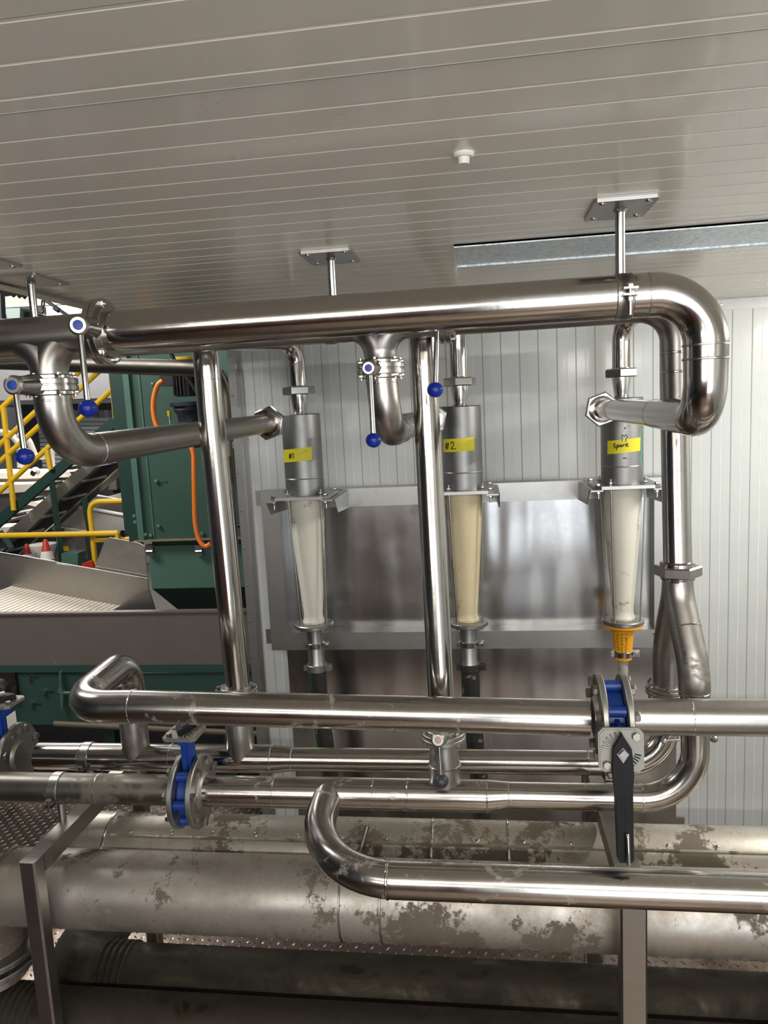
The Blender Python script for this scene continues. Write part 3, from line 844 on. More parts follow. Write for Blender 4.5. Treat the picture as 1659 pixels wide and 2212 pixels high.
# overflow pipes: up from each unit, over, and down the riser
ZOV = .375
def overflow(i, rx, ry, r_, zend, ybot, xbot, label, loopmat='polished'):
    c = cx[i]; zt_ = ZCT + .10
    o = T('riser_pipe', label, 'pipe', (xbot, ybot, zend))
    sgn = (-1, -.1, 1)[i]; ZOV = (.375, .425, .395)[i]
    b = pipe([((c, YC, zt_), 0, .045), ((c, YC, ZOV - .005), (.11, .07, .12)[i], .045), ((c + sgn * .26, YC - .42, ZOV - .02), .25, .045), ((rx, ry + .3, ZOV - .055), .2, .045), ((rx, ry, .318), .11, .045), ((rx, ry, .03), 0, r_), ((xbot, ybot, zend), 0, r_)])
    build('pipe_run', b, loopmat, o)
    zz = Z(1343, 799, YC) if i == 2 else zt_ + .022
    o2 = T('pipe_union', ['hex union nut above the leftmost white cone unit', 'hex union nut on top of the middle unit with the yellowed cone', 'hex union nut on top of the unit taped spare'][i], 'pipe fitting', (c, YC, zt_))
    build('hex_nut', MB().hexnut((c, YC, zt_ + .022), (0, 0, 1), .086, .042, .3), 'valve', o2)
    build('collar', MB().lathe((c, YC, zt_ + .036), (0, 0, 1), [(0, .052), (.012, .050), (.013, .045)], 36), 'bright', o2)
    w = weld((rx + (xbot - rx) * .0, ry, .13), (0, 0, 1), r_, .002, .0003); build('weld_seam', w, 'polished', o)
    return o
# lower manifold heights
YL1, ZL1 = 2.31, -1.285; YL2, ZL2 = 2.556, -1.288
rx1 = X(447, 790, 2.52); rb1 = X(514, 1485, 2.556)
overflow(0, rx1, 2.52, .0455, ZL2 + .26, 2.556, rb1, 'polished vertical riser pipe, leftmost, rising to the overflow of unit #1')
rx2 = X(916, 770, 2.50); rb2 = X(953, 1495, 2.33)
overflow(1, rx2, 2.50, .0435, ZL1 + .30, 2.33, rb2, 'polished vertical riser pipe in the middle, in front of the unit taped #2')
rx3 = X(1463, 900, 2.46); rb3 = X(1464, 1215, 2.43)
overflow(2, rx3, 2.50, .0440, Z(1464, 1228, 2.43), 2.43, rb3, 'polished vertical riser pipe at right, above the forked wye')

# ------------------------------------------------------------------ lower manifold
RB, RS = .052, .043
# wye at right
zn = Z(1464, 1232, 2.43)
union('pipe_union', (rb3, 2.43, zn), (0, 0, -1), .073, .034, 'large hex union nut between the right riser and the forked wye', .25)
xf = X(1500, 1480, YL1); xb = X(1441, 1470, YL2 + .03)
zfk = Z(1464, 1330, 2.43)
t = T('wye_pipe', 'forked satin wye splitting the right riser into two legs', 'pipe', (rb3, 2.43, zn - .3))
mb = MB()
zend = Z(1500, 1500, YL1)
for (x_, y_, ze) in ((xf, YL1, zend), (xb, YL2 + .03, Z(1441, 1478, YL2 + .03))):
    b = pipe([((rb3, 2.43, zn - .017), 0, .0475), ((rb3, 2.43, zn - .07), .2, .0475), ((x_, y_, zn - .29), .22, .0475), ((x_, y_, ze), 0, .0465)])
    mb.add(b.v, b.f)
build('pipe_run', mb, 'satin_stained', t)
for cc, ax, rr in (((rb3, 2.43, zn - .03), (0, 0, 1), .0465), ((xf, YL1, zend + .01), (0, 0, 1), .0468), ((xb, YL2 + .03, zend + .11), (0, 0, 1), .0468)):
    w = weld(cc, ax, rr, .004, .0022); build('weld_seam', w, 'bright', t)
w = weld((rb3 + (xf - rb3) * .5, 2.43 + (YL1 - 2.43) * .5, zn - .175), (xf - rb3, YL1 - 2.43, -.17), .0465, .003, .0018); build('weld_seam', w, 'bright', t)
# flanged valve on back leg
zv = Z(1441, 1489, YL2 + .03)
def smallvalve(label, c, boss, ball, knob, cap, rim=.073):
    return butterfly(label, c, (0, 0, 1), boss, ball, 'flange', rim, .026, cap, knob, .0165, .013, .0042, 'bolt')
butterfly('dull flanged valve on the back leg of the wye, small lever under the right pipe', (xb, YL2 + .03, zv), (0, 0, 1),
          at(1540, 1594, 2.45), at(1434, 1601, 2.40), 'flange', .072, .026, 'bolt', 'plate', .010, .012, .004, 'bolt')
# front lower manifold pipe (goes into wye front leg)
def big_small(name, label, xs, yv, zv_, mats):
    pass
xrd = X(1075, 1725, YL1)
xcl = X(445, 1712, YL1)
xlp = X(1503, 1600, YL1)
t = T('manifold_pipe', 'front lower manifold pipe between the middle blue valve and the wye, with reducer', 'pipe', (xrd, YL1, ZL1))
b = pipe([((xcl, YL1, ZL1), 0, RB), ((X(1055, 1720, YL1), YL1, ZL1), 0, RB), ((X(1100, 1722, YL1), YL1, ZL1 + .004), 0, RS), ((xlp, YL1, ZL1 + .004), .165, RS), ((xlp - .004, YL1, zend + .02), 0, RS)])
build('pipe_run', b, 'polished_dusty', t)
for px_, rr in ((595, RB), (808, RB), (882, RB), (1052, RB), (1098, RS), (1385, RS)):
    w = weld((X(px_, 1720, YL1), YL1, ZL1 + (.004 if rr == RS else 0)), (1, 0, 0), rr, .003, .0016); build('weld_seam', w, 'bright', t)
# tee leg up to middle riser valve
ztee = Z(958, 1612, 2.33)
x2t = X(960, 1650, 2.32)
b = MB().lathe((x2t, 2.325, ZL1 + .0), (0, 0, 1), [(0, RB), (.10, RB), (ztee - ZL1 - .0, .047), (ztee - ZL1 + .02, .047)], 40); build('tee_branch', b, 'satin_stained', t)
w = weld((x2t, 2.325, ZL1 + .104), (0, 0, 1), RB, .004, .002); build('weld_seam', w, 'bright', t)
butterfly('small flanged valve below the middle riser with pale pink stem cap and dark ball', (x2t, 2.33, Z(958, 1586, 2.33)), (0, 0, 1),
          at(947, 1598, 2.22), at(953, 1687, 2.21), 'flange', .074, .030, 'pink_cap', 'grey_ball', .0238, .0215, .0055, 'bolt')
# elbow branch toward the camera feeding the lowest front pipe
YL4, ZL4, RL4 = 1.93, -1.335, .052
xe4 = X(712, 1720, YL1)
pb = at(676, 1885, YL4)
t = T('branch_pipe', 'lowest front pipe, curving out of the manifold and running right past the frame edge', 'pipe', (xe4, YL4, ZL4))
b = pipe([((xe4, YL1 + .0, ZL1 + .0), 0, .050), ((xe4 - .012, YL4, ZL4), .27, .0515), ((.2, YL4, ZL4), 0, RL4), ((XR - .01, YL4, ZL4 - .004), 0, RL4)])
build('pipe_run', b, 'polished_dusty', t)
w = weld((X(838, 1893, YL4), YL4, ZL4), (1, 0, 0), RL4, .004, .002); build('weld_seam', w, 'bright', t)
# rear lower manifold
t = T('manifold_pipe', 'rear lower manifold pipe running behind the front one and curving up at right', 'pipe', (0, YL2, ZL2))
x620 = X(592, 1643, YL2); x650 = X(632, 1643, YL2)
b = pipe([((X(85, 1633, YL2), YL2, ZL2), 0, RB), ((x620, YL2, ZL2), 0, RB), ((x650, YL2, ZL2), 0, RS), ((xb, YL2, ZL2), .155, RS), ((xb, YL2 + .03, zv - .01), 0, RS)])
build('pipe_run', b, 'polished', t)
for px_, rr in ((588, RB), (632, RS), (180, RB), (372, RB), (1270, RS)):
    w = weld((X(px_, 1640, YL2), YL2, ZL2), (1, 0, 0), rr, .003, .0016); build('weld_seam', w, 'bright', t)
xr1 = X(516, 1560, YL2)
z_f1 = Z(518, 1490, YL2)
b = MB().lathe((xr1, YL2, ZL2), (0, 0, 1), [(0, RB), (.16, RB), (z_f1 - ZL2 - .02, .05)], 40); build('tee_branch', b, 'satin', t)
xb3 = X(292, 1600, YL2)
b = MB().lathe((xb3, YL2, ZL2), (0, 0, 1), [(0, RB), (.20, RB)], 40); build('tee_branch', b, 'satin_stained', t)
fo = T('pipe_flange', 'round bolted flange joint at the foot of the left riser behind the crossing pipe', 'flange', (xr1, YL2, z_f1))
m = MB().disc((xr1, YL2, z_f1), (0, 0, 1), .078, .014).disc((xr1, YL2, z_f1 - .016), (0, 0, 1), .078, .014).disc((xr1, YL2, z_f1 + .01), (0, 0, 1), .058, .012); build('flange_pair', m, 'flange', fo)
bolt_parts(bolts(None, (xr1, YL2, z_f1 + .008), (0, 0, 1), .066, 6, start=.2), (0, 0, 1), fo, .008, .009, 'bolt')

# crossing pipe (L3) with its hooked end
YL3, RL3 = 2.15, .0530
pL = at(300, 1526, YL3); pR = at(1272, 1551, YL3)
ZL3 = (pL.z + pR.z) / 2
t = T('cross_pipe', 'polished cross pipe in front of the risers with a hooked end at left', 'pipe', (pL.x, YL3, ZL3))
pm = V((X(205, 1520, YL3) - .01, YL3, pL.z)); pk = V((pm.x - .0, YL2 + .0, pL.z + .02)); 
ph = at(290, 1470, YL2)
hookx = xb3
b = pipe([(tuple(pR), 0, RL3), (tuple(pL), 0, RL3), ((hookx + .008, YL3 - .005, pL.z), .125, RL3), ((hookx + .006, YL2, pL.z + .016), .11, RL3), ((hookx, YL2, ZL2 + .18), 0, RL3)])
build('pipe_run', b, 'polished_dusty', t)
w = weld((X(288, 1525, YL3), YL3, pL.z), (1, 0, 0), RL3, .004, .002); build('weld_seam', w, 'bright', t)
pR2 = at(1378, 1548, YL3); pE = at(1652, 1550, YL3)
t = T('cross_pipe', 'pipe section right of the black-levered valve, running out of the frame', 'pipe', (pR2.x, YL3, pR2.z))
dirr = (pE - pR2)
b = MB().tube([pR2 - dirr * .08, pE + dirr * 3.2], RL3, 40); build('pipe_run', b, 'satin', t)
w = weld(pR2 + dirr * .42, dirr, RL3, .003, .0008); build('weld_seam', w, 'bright', t)

# ------------------------------------------------------------------ blue wafer valves
def wafer(label, c, fl_r, gap, stem, plate_c, plate_n, plate_u, lever_dir, lever_len, nb=8, lever_mat='black', bstart=.2, detail=True):
    """blue wafer valve in an X-running line"""
    c = V(c); o = T('wafer_valve', label, 'valve', c)
    for s in (-1, 1):
        fl = build('pipe_flange', MB().disc(c + V((s * (gap / 2 + .009), 0, 0)), (1, 0, 0), fl_r, .018, .003, 64).lathe(c + V((s * (gap / 2 + .018), 0, 0)), (s, 0, 0), [(0, .066), (.006, .062), (.012, .0545)], 48), 'flange', o)
        bolt_parts(bolts(None, c + V((s * (gap / 2 + .018), 0, 0)), (1, 0, 0), fl_r * .82, nb, side=s, start=bstart, ht=.016), (s, 0, 0), fl, .0155, .017, 'bolt')
    stem = V(stem).normalized()
    m = MB().disc(c, (1, 0, 0), fl_r * .68, gap * .96, .004, 56)
    side = V((1, 0, 0)).cross(stem).normalized()
    # lugs
    for a in (35, 90, 145, 215, 270, 325):
        d = stem * math.cos(R(a)) + side * math.sin(R(a)); q = c + d * fl_r * .78
        m.lathe(q - V((gap * .46, 0, 0)), (1, 0, 0), [(0, fl_r * .13), (gap * .92, fl_r * .13)], 20)
    pc_ = V(plate_c); L_ = (pc_ - c).dot(stem)
    hw = gap * .40
    # neck as two webs and core
    def slab(w, tk, l0, l1):
        a = c + stem * l0; b = c + stem * l1
        vs = [a + V((w, 0, 0)) * sx + side * tk * sy for sx in (-1, 1) for sy in (-1, 1)] + [b + V((w, 0, 0)) * sx + side * tk * sy for sx in (-1, 1) for sy in (-1, 1)]
        m.add(vs, [(0, 1, 3, 2), (4, 6, 7, 5), (0, 4, 5, 1), (2, 3, 7, 6), (0, 2, 6, 4), (1, 5, 7, 3)])
    slab(hw * .85, .024, fl_r * .5, L_ - .012); slab(hw * .3, .034, fl_r * .6, L_ - .02)
    slab(hw * 1.1, .03, L_ - .03, L_ - .006)
    m.lathe(c - stem * fl_r * .6, -stem, [(0, hw * .9), (fl_r * .42, hw * .8)], 16)
    build('valve_body', m, 'blue_paint', o)
    # notch plate
    n = V(plate_n).normalized(); u = V(plate_u).normalized(); v = n.cross(u).normalized()
    hs = .060; ch = .014
    pts = [(-hs + ch, -hs), (hs - ch, -hs), (hs, -hs + ch), (hs, hs - ch), (hs - ch, hs), (-hs + ch, hs), (-hs, hs - ch), (-hs, -hs + ch)]
    m = MB().prism([pc_ + u * a + v * b - n * .005 for a, b in pts], n * .010)
    pts2 = [(a * .93, b * .93) for a, b in pts]
    m.prism([pc_ + u * a + v * b + n * .005 for a, b in pts2], n * .0025)
    np_ = build('notch_plate', m, 'zinc', o)
    ld = V(lever_dir).normalized(); ls = n.cross(ld).normalized()
    # raised teeth (near side) and slots (far side)
    m = MB()
    for k in range(6):
        a = R(12 + k * 15)
        d = -ld * math.sin(a) + (-ls if True else ls) * math.cos(a)
        p0 = pc_ + n * .008 + d * .034; p1 = pc_ + n * .008 + d * .052
        m.tube([p0, p1], .0032, 8)
    build('position_teeth', m, 'zinc', np_)
    m = MB()
    for k in range(7):
        a = R(-15 - k * 9.5)
        d = -ld * math.sin(a) * 1.0 + ls * math.cos(a)
        p0 = pc_ + n * .0075 + d * .036; p1 = pc_ + n * .0075 + d * .053
        m.tube([p0, p1], .0018, 6)
    build('position_slots', m, 'black', np_)
    for a, b in ((.039, .039), (-.039, -.039)):
        d1_, d2_ = (ls * a, -ld * b)
        bolt_parts([pc_ + n * .013 + d1_ + d2_], n, np_, .011, .011, 'bolt')
    # lever
    p = pc_ + n * .022
    m = MB()
    outline = [(-.052, .0), (-.040, .006), (-.028, .013), (-.012, .023), (.02, .026), (.06, .0275), (.10, .0235), (lever_len * .7, .022), (lever_len * .97, .021), (lever_len, .016)]
    top = [p + ld * a + ls * b + n * .010 for a, b in outline] + [p + ld * a - ls * b + n * .010 for a, b in reversed(outline)]
    m.prism([q - n * .022 for q in top], n * .022)
    lv = build('lever', m, lever_mat, o)
    m = MB().prism([p + n * .0105 + ld * a + ls * b for a, b in ((-.016, 0), (.002, .016), (.026, 0), (.002, -.016))], n * .001); build('stem_recess', m, 'zinc', lv)
    build('stem_end', MB().box(p + n * .011 - V((.009, .009, .009)), p + n * .011 + V((.009, .009, .009)), Matrix.Rotation(R(45), 3, n)), 'plate', lv)
    if lever_len > .2:
        # ribbed channel of the grip and the wire latch
        m = MB().prism([p + n * .0102 + ld * a + ls * b for a, b in ((.12, .006), (lever_len * .94, .006), (lever_len * .94, .0015), (.12, .0015))], n * .0012)
        m.prism([p + n * .0102 + ld * a - ls * b for a, b in ((.12, .016), (lever_len * .94, .016), (lever_len * .94, .020), (.12, .020))], n * .002)
        build('grip_rib', m, 'black', lv)
        q0 = p + ld * (lever_len * .73) - ls * -.004
        q = [q0 - n * .004, q0 + n * .022, q0 + n * .026 + ld * .006, q0 + n * .026 + ld * (lever_len * .27), q0 + n * .018 + ld * (lever_len * .28), q0 + n * .0 + ld * (lever_len * .275)]
        pts, rr_ = route([(q[0], 0, .0055), (q[1], .005, .0055), (q[3], .005, .0055), (q[5], 0, .0055)], 5)
        build('latch_wire', MB().tube(pts, .0048, 12), 'bright', lv)
    return o
# right: black lever in front
cR = at(1322, 1550, YL3)
xr_ = X(1322, 1550, YL3)
plc = at(1341, 1619, YL3 - .19)
stemv = V((0, plc.y - YL3, plc.z - cR.z)).normalized()
wafer('blue bodied valve with long black lever hanging straight down, at right', (xr_, YL3, (pR.z + pR2.z) / 2), .128, .052, stemv,
      tuple(plc), (0, -1, .12), (1, 0, 0), (0, -.12, -1), .295, 8, bstart=.35)
# middle-left: neck up, lever lying on top
cM = V((X(415, 1712, YL1), YL1, ZL1))
plM = at(404, 1584, YL1)
wafer('blue bodied valve with flat zinc notch plate on top, at lower left', tuple(cM), .125, .048, (0, 0, 1),
      (cM.x - .008, YL1, plM.z), (0, 0, 1), (1, 0, 0), (0, 1, 0), .19, 8, bstart=.5)
cL = V((X(22, 1634, YL2), YL2, ZL2))
plL = at(28, 1522, YL2 - .02)
wv = wafer('blue bodied valve cut off by the left edge, with pale rating tag on its neck', (cL.x - .0, YL2, ZL2), .128, .05, (0, 0, 1),
      (cL.x - .0, YL2, plL.z), (0, 0, 1), (1, 0, 0), (-1, -.15, 0), .26, 8, bstart=.35)
tg = build('rating_tag', MB().box((cL.x + .0255, YL2 - .028, ZL2 + .10), (cL.x + .0265, YL2 + .028, ZL2 + .175)), 'white_plastic', wv)
# pipes left of the valves
t = T('manifold_pipe', 'grimy front manifold pipe left of the middle blue valve', 'pipe', (cM.x - .5, YL1, ZL1))
b = MB().tube([(cM.x - 1.6, YL1, ZL1 + .0), (cM.x - .035, YL1, ZL1)], RB, 40); build('pipe_run', b, 'dull', t)
w = weld((X(215, 1706, YL1), YL1, ZL1), (1, 0, 0), RB, .004, .0018); build('weld_seam', w, 'satin', t)
def saddle(label, xc_, yc_, zc_, beamz):
    o = T('pipe_clamp', label, 'pipe clamp', (xc_, yc_, beamz))
    build('clamp_band', MB().ring((xc_, yc_, zc_), (1, 0, 0), RB * .99, RB * 1.07, .036), 'satin', o)
    m = MB().box((xc_ - .018, yc_ - RB - .03, zc_ - .022), (xc_ + .018, yc_ - RB + .012, zc_ - .017)).box((xc_ - .018, yc_ - RB - .03, zc_ - .034), (xc_ + .018, yc_ - RB + .016, zc_ - .029)); build('clamp_ear', m, 'plate', o)
    build('clamp_bolt', MB().hexnut((xc_, yc_ - RB - .016, zc_ - .012), (0, 0, 1), .011, .01).lathe((xc_, yc_ - RB - .016, zc_ - .012), (0, 0, -1), [(0, .005), (.045, .005)], 12).hexnut((xc_, yc_ - RB - .016, zc_ - .042), (0, 0, 1), .010, .01), 'bolt', o)
    build('clamp_stand', MB().lathe((xc_, yc_, zc_ - RB), (0, 0, -1), [(0, .013), (zc_ - RB - beamz, .013)], 20), 'satin_stained', o)
    return o
BZ = -1.405
saddle('steel band clamp on a short stand holding the grimy front manifold pipe', X(128, 1705, YL1), YL1, ZL1, BZ)
saddle('steel band clamp on the rear manifold pipe near the left blue valve', X(193, 1640, YL2), YL2, ZL2, BZ)
# extra stub under rear pipe at the right frame
saddle('steel band clamp on the rear manifold pipe behind the black lever', X(1312, 1645, YL2), YL2, ZL2, BZ)

# ------------------------------------------------------------------ support frames
def frame(label, xc_, w, yf_, yb_, dpt):
    o = T('pipe_support_frame', label, 'support frame', (xc_, (yf_ + yb_) / 2, FZ))
    build('front_post', MB().rbox((xc_ - w / 2, yf_, FZ), (xc_ + w / 2, yf_ + dpt, BZ), .006), 'post', o)
    build('rear_post', MB().rbox((xc_ - w / 2, yb_ - dpt, FZ), (xc_ + w / 2, yb_, BZ - .06), .006), 'post', o)
    m = MB().box((xc_ - w / 2, yf_ + dpt - .001, BZ - .062), (xc_ + w / 2, yb_, BZ))
    build('cross_beam', m, 'post', o)
    build('lower_beam', MB().box((xc_ - w / 2 + .002, yf_ + dpt - .001, -2.36), (xc_ + w / 2 - .002, yb_ - dpt, -2.305)), 'post', o)
    build('foot_plate', MB().box((xc_ - .07, yf_ - .04, FZ), (xc_ + .07, yf_ + .1, FZ + .01)).box((xc_ - .07, yb_ - .1, FZ), (xc_ + .07, yb_ + .04, FZ + .01)), 'post', o)
    return o
frame('steel tube frame post and beam at lower left carrying the pipes', X(62, 1900, 2.06) + .005, .056, 2.05, 2.86, .056)
frame('steel tube frame post and beam at lower right behind the lowest front pipe', X(1367, 2000, 2.055), .076, 2.035, 2.90, .06)

# ------------------------------------------------------------------ large ducts
def cylx(x0, x1, y, z, r, seams=()):
    return MB().tube([(x0, y, z), (x1, y, z)], r, 64)
YB2, ZB2, RB2 = 2.28, -1.652, .130
xl2 = X(0, 1930, YB2) - .06
t = T('large_duct', 'widest stained steel duct running across the lower part, nearest of the upper pair', 'duct', (0, YB2, ZB2 - RB2))
b = pipe([((XR - .01, YB2, ZB2), 0, RB2), ((xl2, YB2, ZB2), .17, RB2), ((xl2, YB2 - .02, ZB2 - .345), 0, RB2)], 64); build('duct_run', b, 'duct', t)
for px_ in (748, 832, 28):
    w = weld((X(px_, 1960, YB2), YB2, ZB2), (1, 0, 0), RB2, .0045, .003); build('weld_seam', w, 'satin', t)
m = MB()
for zz in (-.235, -.275): m.disc((xl2, YB2 - .01, ZB2 + zz), (0, 0, 1), .185, .022, .004, 64)
build('duct_flange', m, 'flange', t)
YB1, ZB1, RB1 = 2.56, -1.668, .130
t = T('large_duct', 'clad steel duct behind the widest one, with bolted cover seam', 'duct', (0, YB1, ZB1 - RB1))
xlb = X(175, 1790, YB1)
b = pipe([((XR - .01, YB1, ZB1), 0, RB1), ((xlb - .12, YB1, ZB1), .17, RB1), ((xlb - .12, YB1, ZB1 - .2), 0, RB1)], 64); build('duct_run', b, 'cover', t)
for px_ in (250, 935, 1097, 1345):
    b = MB().ring((X(px_, 1800, YB1), YB1, ZB1), (1, 0, 0), RB1 * .99, RB1 + .0045, .009, 64); build('band', b, 'bright', t)
# seam flange facing the viewer
a_ = R(-3)
ys_, zs_ = YB1 - RB1 * math.cos(R(52)), ZB1 + RB1 * math.sin(R(52))
m = MB().box((X(262, 1800, YB1), ys_ - .008, zs_ - .006), (XR - .01, ys_ + .004, zs_ + .001), None); build('cover_seam', m, 'cover', t)
for k in range(14):
    xx = X(262, 1800, YB1) + .08 + k * .165
    d = V((0, -math.cos(R(58)), math.sin(R(58))))
    q = V((xx, YB1, ZB1)) + d * RB1
    build('screw', MB().lathe(q, d, [(0, .0065), (.003, .0065), (.0045, .004), (.0046, .001)], 14), 'bright', t)
TB('sample_rod', MB().tube([(X(790, 1785, 2.44), 2.47, -1.50), (X(772, 1842, 2.42), 2.40, -1.60)], .009, 14), 'dull', 'short dark steel rod leaning against the clad duct near the curved branch pipe', 'rod')
def bellows(c0, n, r, x0, step):
    pr = []
    for k in range(n):
        pr += [(k * step, r), (k * step + step * .3, r + .012), (k * step + step * .6, r + .012), (k * step + step * .9, r)]
    return MB().lathe((x0, c0[0], c0[1]), (1, 0, 0), pr, 56)
YB3, ZB3, RB3 = 2.50, -2.185, .118
t = T('large_duct', 'dark grimy duct below the widest one, with ribbed bellows joint near the left post', 'duct', (0, YB3, ZB3 - RB3))
x3 = X(240, 2110, YB3)
build('duct_run', cylx(x3 + .10, XR - .01, YB3, ZB3, RB3), 'duct_dark', t)
build('bellows', bellows((YB3, ZB3), 5, RB3 * .97, x3 - .03, .027), 'duct_dark', t)
b = pipe([((x3 - .02, YB3, ZB3), 0, RB3), ((x3 - .17, YB3, ZB3), .13, RB3 * 1.04), ((x3 - .18, YB3 + .33, ZB3 + .0), 0, RB3 * 1.04)], 56); build('duct_elbow', b, 'duct_dark', t)
YB4, ZB4, RB4 = 2.222, -2.140, .110
t = T('large_duct', 'lowest dark grimy duct along the bottom edge of the photo', 'duct', (0, YB4, ZB4 - RB4))
x4 = X(45, 2165, YB4)
build('duct_run', cylx(x4 + .08, XR - .01, YB4, ZB4, RB4), 'duct_dark', t)
build('bellows', bellows((YB4, ZB4), 5, RB4 * .97, x4 - .05, .027), 'duct_dark', t)
build('duct_elbow', cylx(x4 - .5, x4 - .04, YB4, ZB4, RB4), 'duct_dark', t)

# overhead return pipe from the hall going down behind the left riser
t = T('return_pipe', 'dark pipe from the hall passing behind the headers and down beside the left riser', 'pipe', (0, 3.4, 0))
p0 = at(-60, 782, 4.3); p1 = at(473, 797, 3.4)
b = pipe([(tuple(p0), 0, .040), (tuple(p1), .16, .040), ((X(513, 1480, 3.4) - .0, 3.4, -1.75), 0, .040)])
build('pipe_run', b, 'grimy', t)

exec_bg = True
# ------------------------------------------------------------------ machinery outside the room
def poly(pts, Y, th, m=None):
    """thick plate facing the viewer; pts in picture coordinates on the plane Y"""
    m = m or MB(); m.prism([at(x, y, Y) for x, y in pts], (0, th, 0)); return m
def bar(a, b, Y, r, n=14, m=None, Y2=None):
    m = m or MB(); m.tube([at(*a, Y), at(*b, Y2 or Y)], r, n); return m

# green elevator housing
YG = 5.2
xg0 = at(287, 1160, YG).x; xg1 = -1.0
ztop = 1.2; zg = at(330, 1165, YG).z; zg2 = at(330, 1275, YG).z; zg3 = at(350, 1322, YG).z
t = T('elevator_housing', 'tall green painted machine housing behind the left riser', 'machine', (xg0, YG, zg3))
build('upper_casing', MB().box((xg0, YG, zg), (xg1, YG + 1.2, ztop)), 'green', t)
build('corner_angle', MB().box((xg0 - .02, YG - .02, zg - .01), (xg0 + .07, YG - .001, ztop)).box((xg0 - .05, YG - .02, zg + .05), (xg0 - .02, YG + .9, ztop)), 'green_dark', t)
build('corner_strip', MB().box((xg0 + .055, YG - .026, zg), (xg0 + .10, YG - .0, ztop)), 'green_light', t)
build('seam_strip', MB().box((xg0 + .165, YG - .006, zg), (xg0 + .175, YG, ztop)), 'green_light', t)
build('edge_strip', MB().box((xg0 + .02, YG - .03, zg - .012), (xg1, YG + .01, zg)), 'rust', t)
zs = at(475, 950, YG).z
build('side_panel', MB().box((at(462, 850, YG).x, YG - .05, zs + .0), (xg1, YG, ztop)), 'green_light', t)
for px_, py_ in ((338, 1040), (331, 830), (315, 1155), (326, 1157), (436, 1155), (437, 1153), (291, 1115), (293, 1128), (343, 1137)):
    q = at(px_, py_, YG - .01); build('bolt', MB().lathe(q, (0, -1, 0), [(0, .016), (.012, .014), (.016, .006)], 12), 'green_light', t)
q = at(353, 1041, YG - .002)
build('slot', MB().box((q.x - .04, q.y - .002, q.z - .006), (q.x + .03, q.y, q.z + .006)), 'hall_dark', t)
xl0 = at(322, 1200, YG + .05).x
build('lower_casing', MB().box((xl0, YG + .05, zg2), (xg1, YG + 1.2, zg - .06)), 'green_light', t)
build('casing_gap', MB().box((xl0 + .01, YG + .1, zg - .07), (xg1, YG + 1.2, zg + .0)), 'green_dark', t)
m = MB().add([(xl0, YG + .05, zg2), (xg1, YG + .05, zg2), (xg1, YG + .25, zg3 - .05), (xl0 + .1, YG + .25, zg3 - .05), (xl0, YG + 1.2, zg2), (xg1, YG + 1.2, zg2), (xg1, YG + 1.0, zg3 - .05), (xl0 + .1, YG + 1.0, zg3 - .05)],
             [(0, 1, 2, 3), (4, 7, 6, 5), (0, 3, 7, 4), (3, 2, 6, 7)]); build('base_hopper', m, 'green_dark', t)
for px_ in (324, 430):
    q = at(px_, 1185, YG + .02); build('latch', MB().box((q.x - .025, q.y - .02, q.z - .05), (q.x + .03, q.y + .03, q.z + .03)).tube([q + V((-.02, -.02, -.02)), q + V((.03, -.02, -.02))], .012, 10), 'plate', t)
# label plate at the wall edge
q = at(512, 961, YG - .1)
lab = T('machine_label', 'cream label with red letters on the green housing beside the wall edge', 'label', (q.x, YG - .055, q.z))
build('label_plate', MB().box((q.x - .1, YG - .058, q.z - .025), (q.x + .06, YG - .0505, q.z + .025)), 'white_board', lab)
cu = bpy.data.curves.new('lettering', 'FONT'); cu.body = 'KT 3'; cu.size = .035; cu.align_x = 'CENTER'
to = bpy.data.objects.new('tmp', cu); me = bpy.data.meshes.new_from_object(to); bpy.data.objects.remove(to)
me.transform(Matrix.Translation(V((0, -.0045, -.012))) @ Matrix.Rotation(R(90), 4, 'X')); lo = bpy.data.objects.new('lettering', me); COL.objects.link(lo); me.materials.append(M['red_text']); lo.parent = lab
# gearmotor
YM = 4.95
cm = at(405, 840, YM)
t = T('gearmotor', 'black finned gearmotor hanging in front of the green housing', 'motor', (cm.x, YM, cm.z - .3))
zt = lambda py: at(405, py, YM).z
m = MB().lathe((cm.x, YM, zt(856)), (0, 0, 1), [(0, .075), (zt(800) - zt(856), .075)], 32)
for k in range(22):
    a = 2 * PI * k / 22; d = V((math.cos(a), math.sin(a), 0)); q = V((cm.x, YM, zt(854))) + d * .083; s_ = V((-d.y, d.x, 0)) * .004
    m.prism([q - d * .012 - s_, q + d * .012 - s_, q + d * .012 + s_, q - d * .012 + s_], (0, 0, zt(806) - zt(854)))
build('motor_body', m, 'motor', t)
build('fan_cover', MB().lathe((cm.x, YM, zt(800)), (0, 0, 1), [(0, .09), (.07, .088), (.08, .06)], 32), 'motor', t)
build('warning_band', MB().ring((cm.x, YM, zt(775)), (0, 0, 1), .085, .0925, .022), 'yellow', t)
build('motor_flange', MB().disc((cm.x, YM, zt(873)), (0, 0, 1), .125, .03, .004, 32), 'motor_blue', t)
build('gearbox', MB().lathe((cm.x, YM, zt(873)), (0, 0, -1), [(0, .10), (.04, .105), (.07, .085), (.12, .08), (.13, .1), (.2, .1), (.27, .08), (.3, .05)], 28), 'motor_blue', t)
q = at(352, 822, YM); build('terminal_box', MB().box((q.x - .0, YM - .05, q.z - .04), (cm.x - .07, YM + .05, q.z + .05)), 'motor', t)
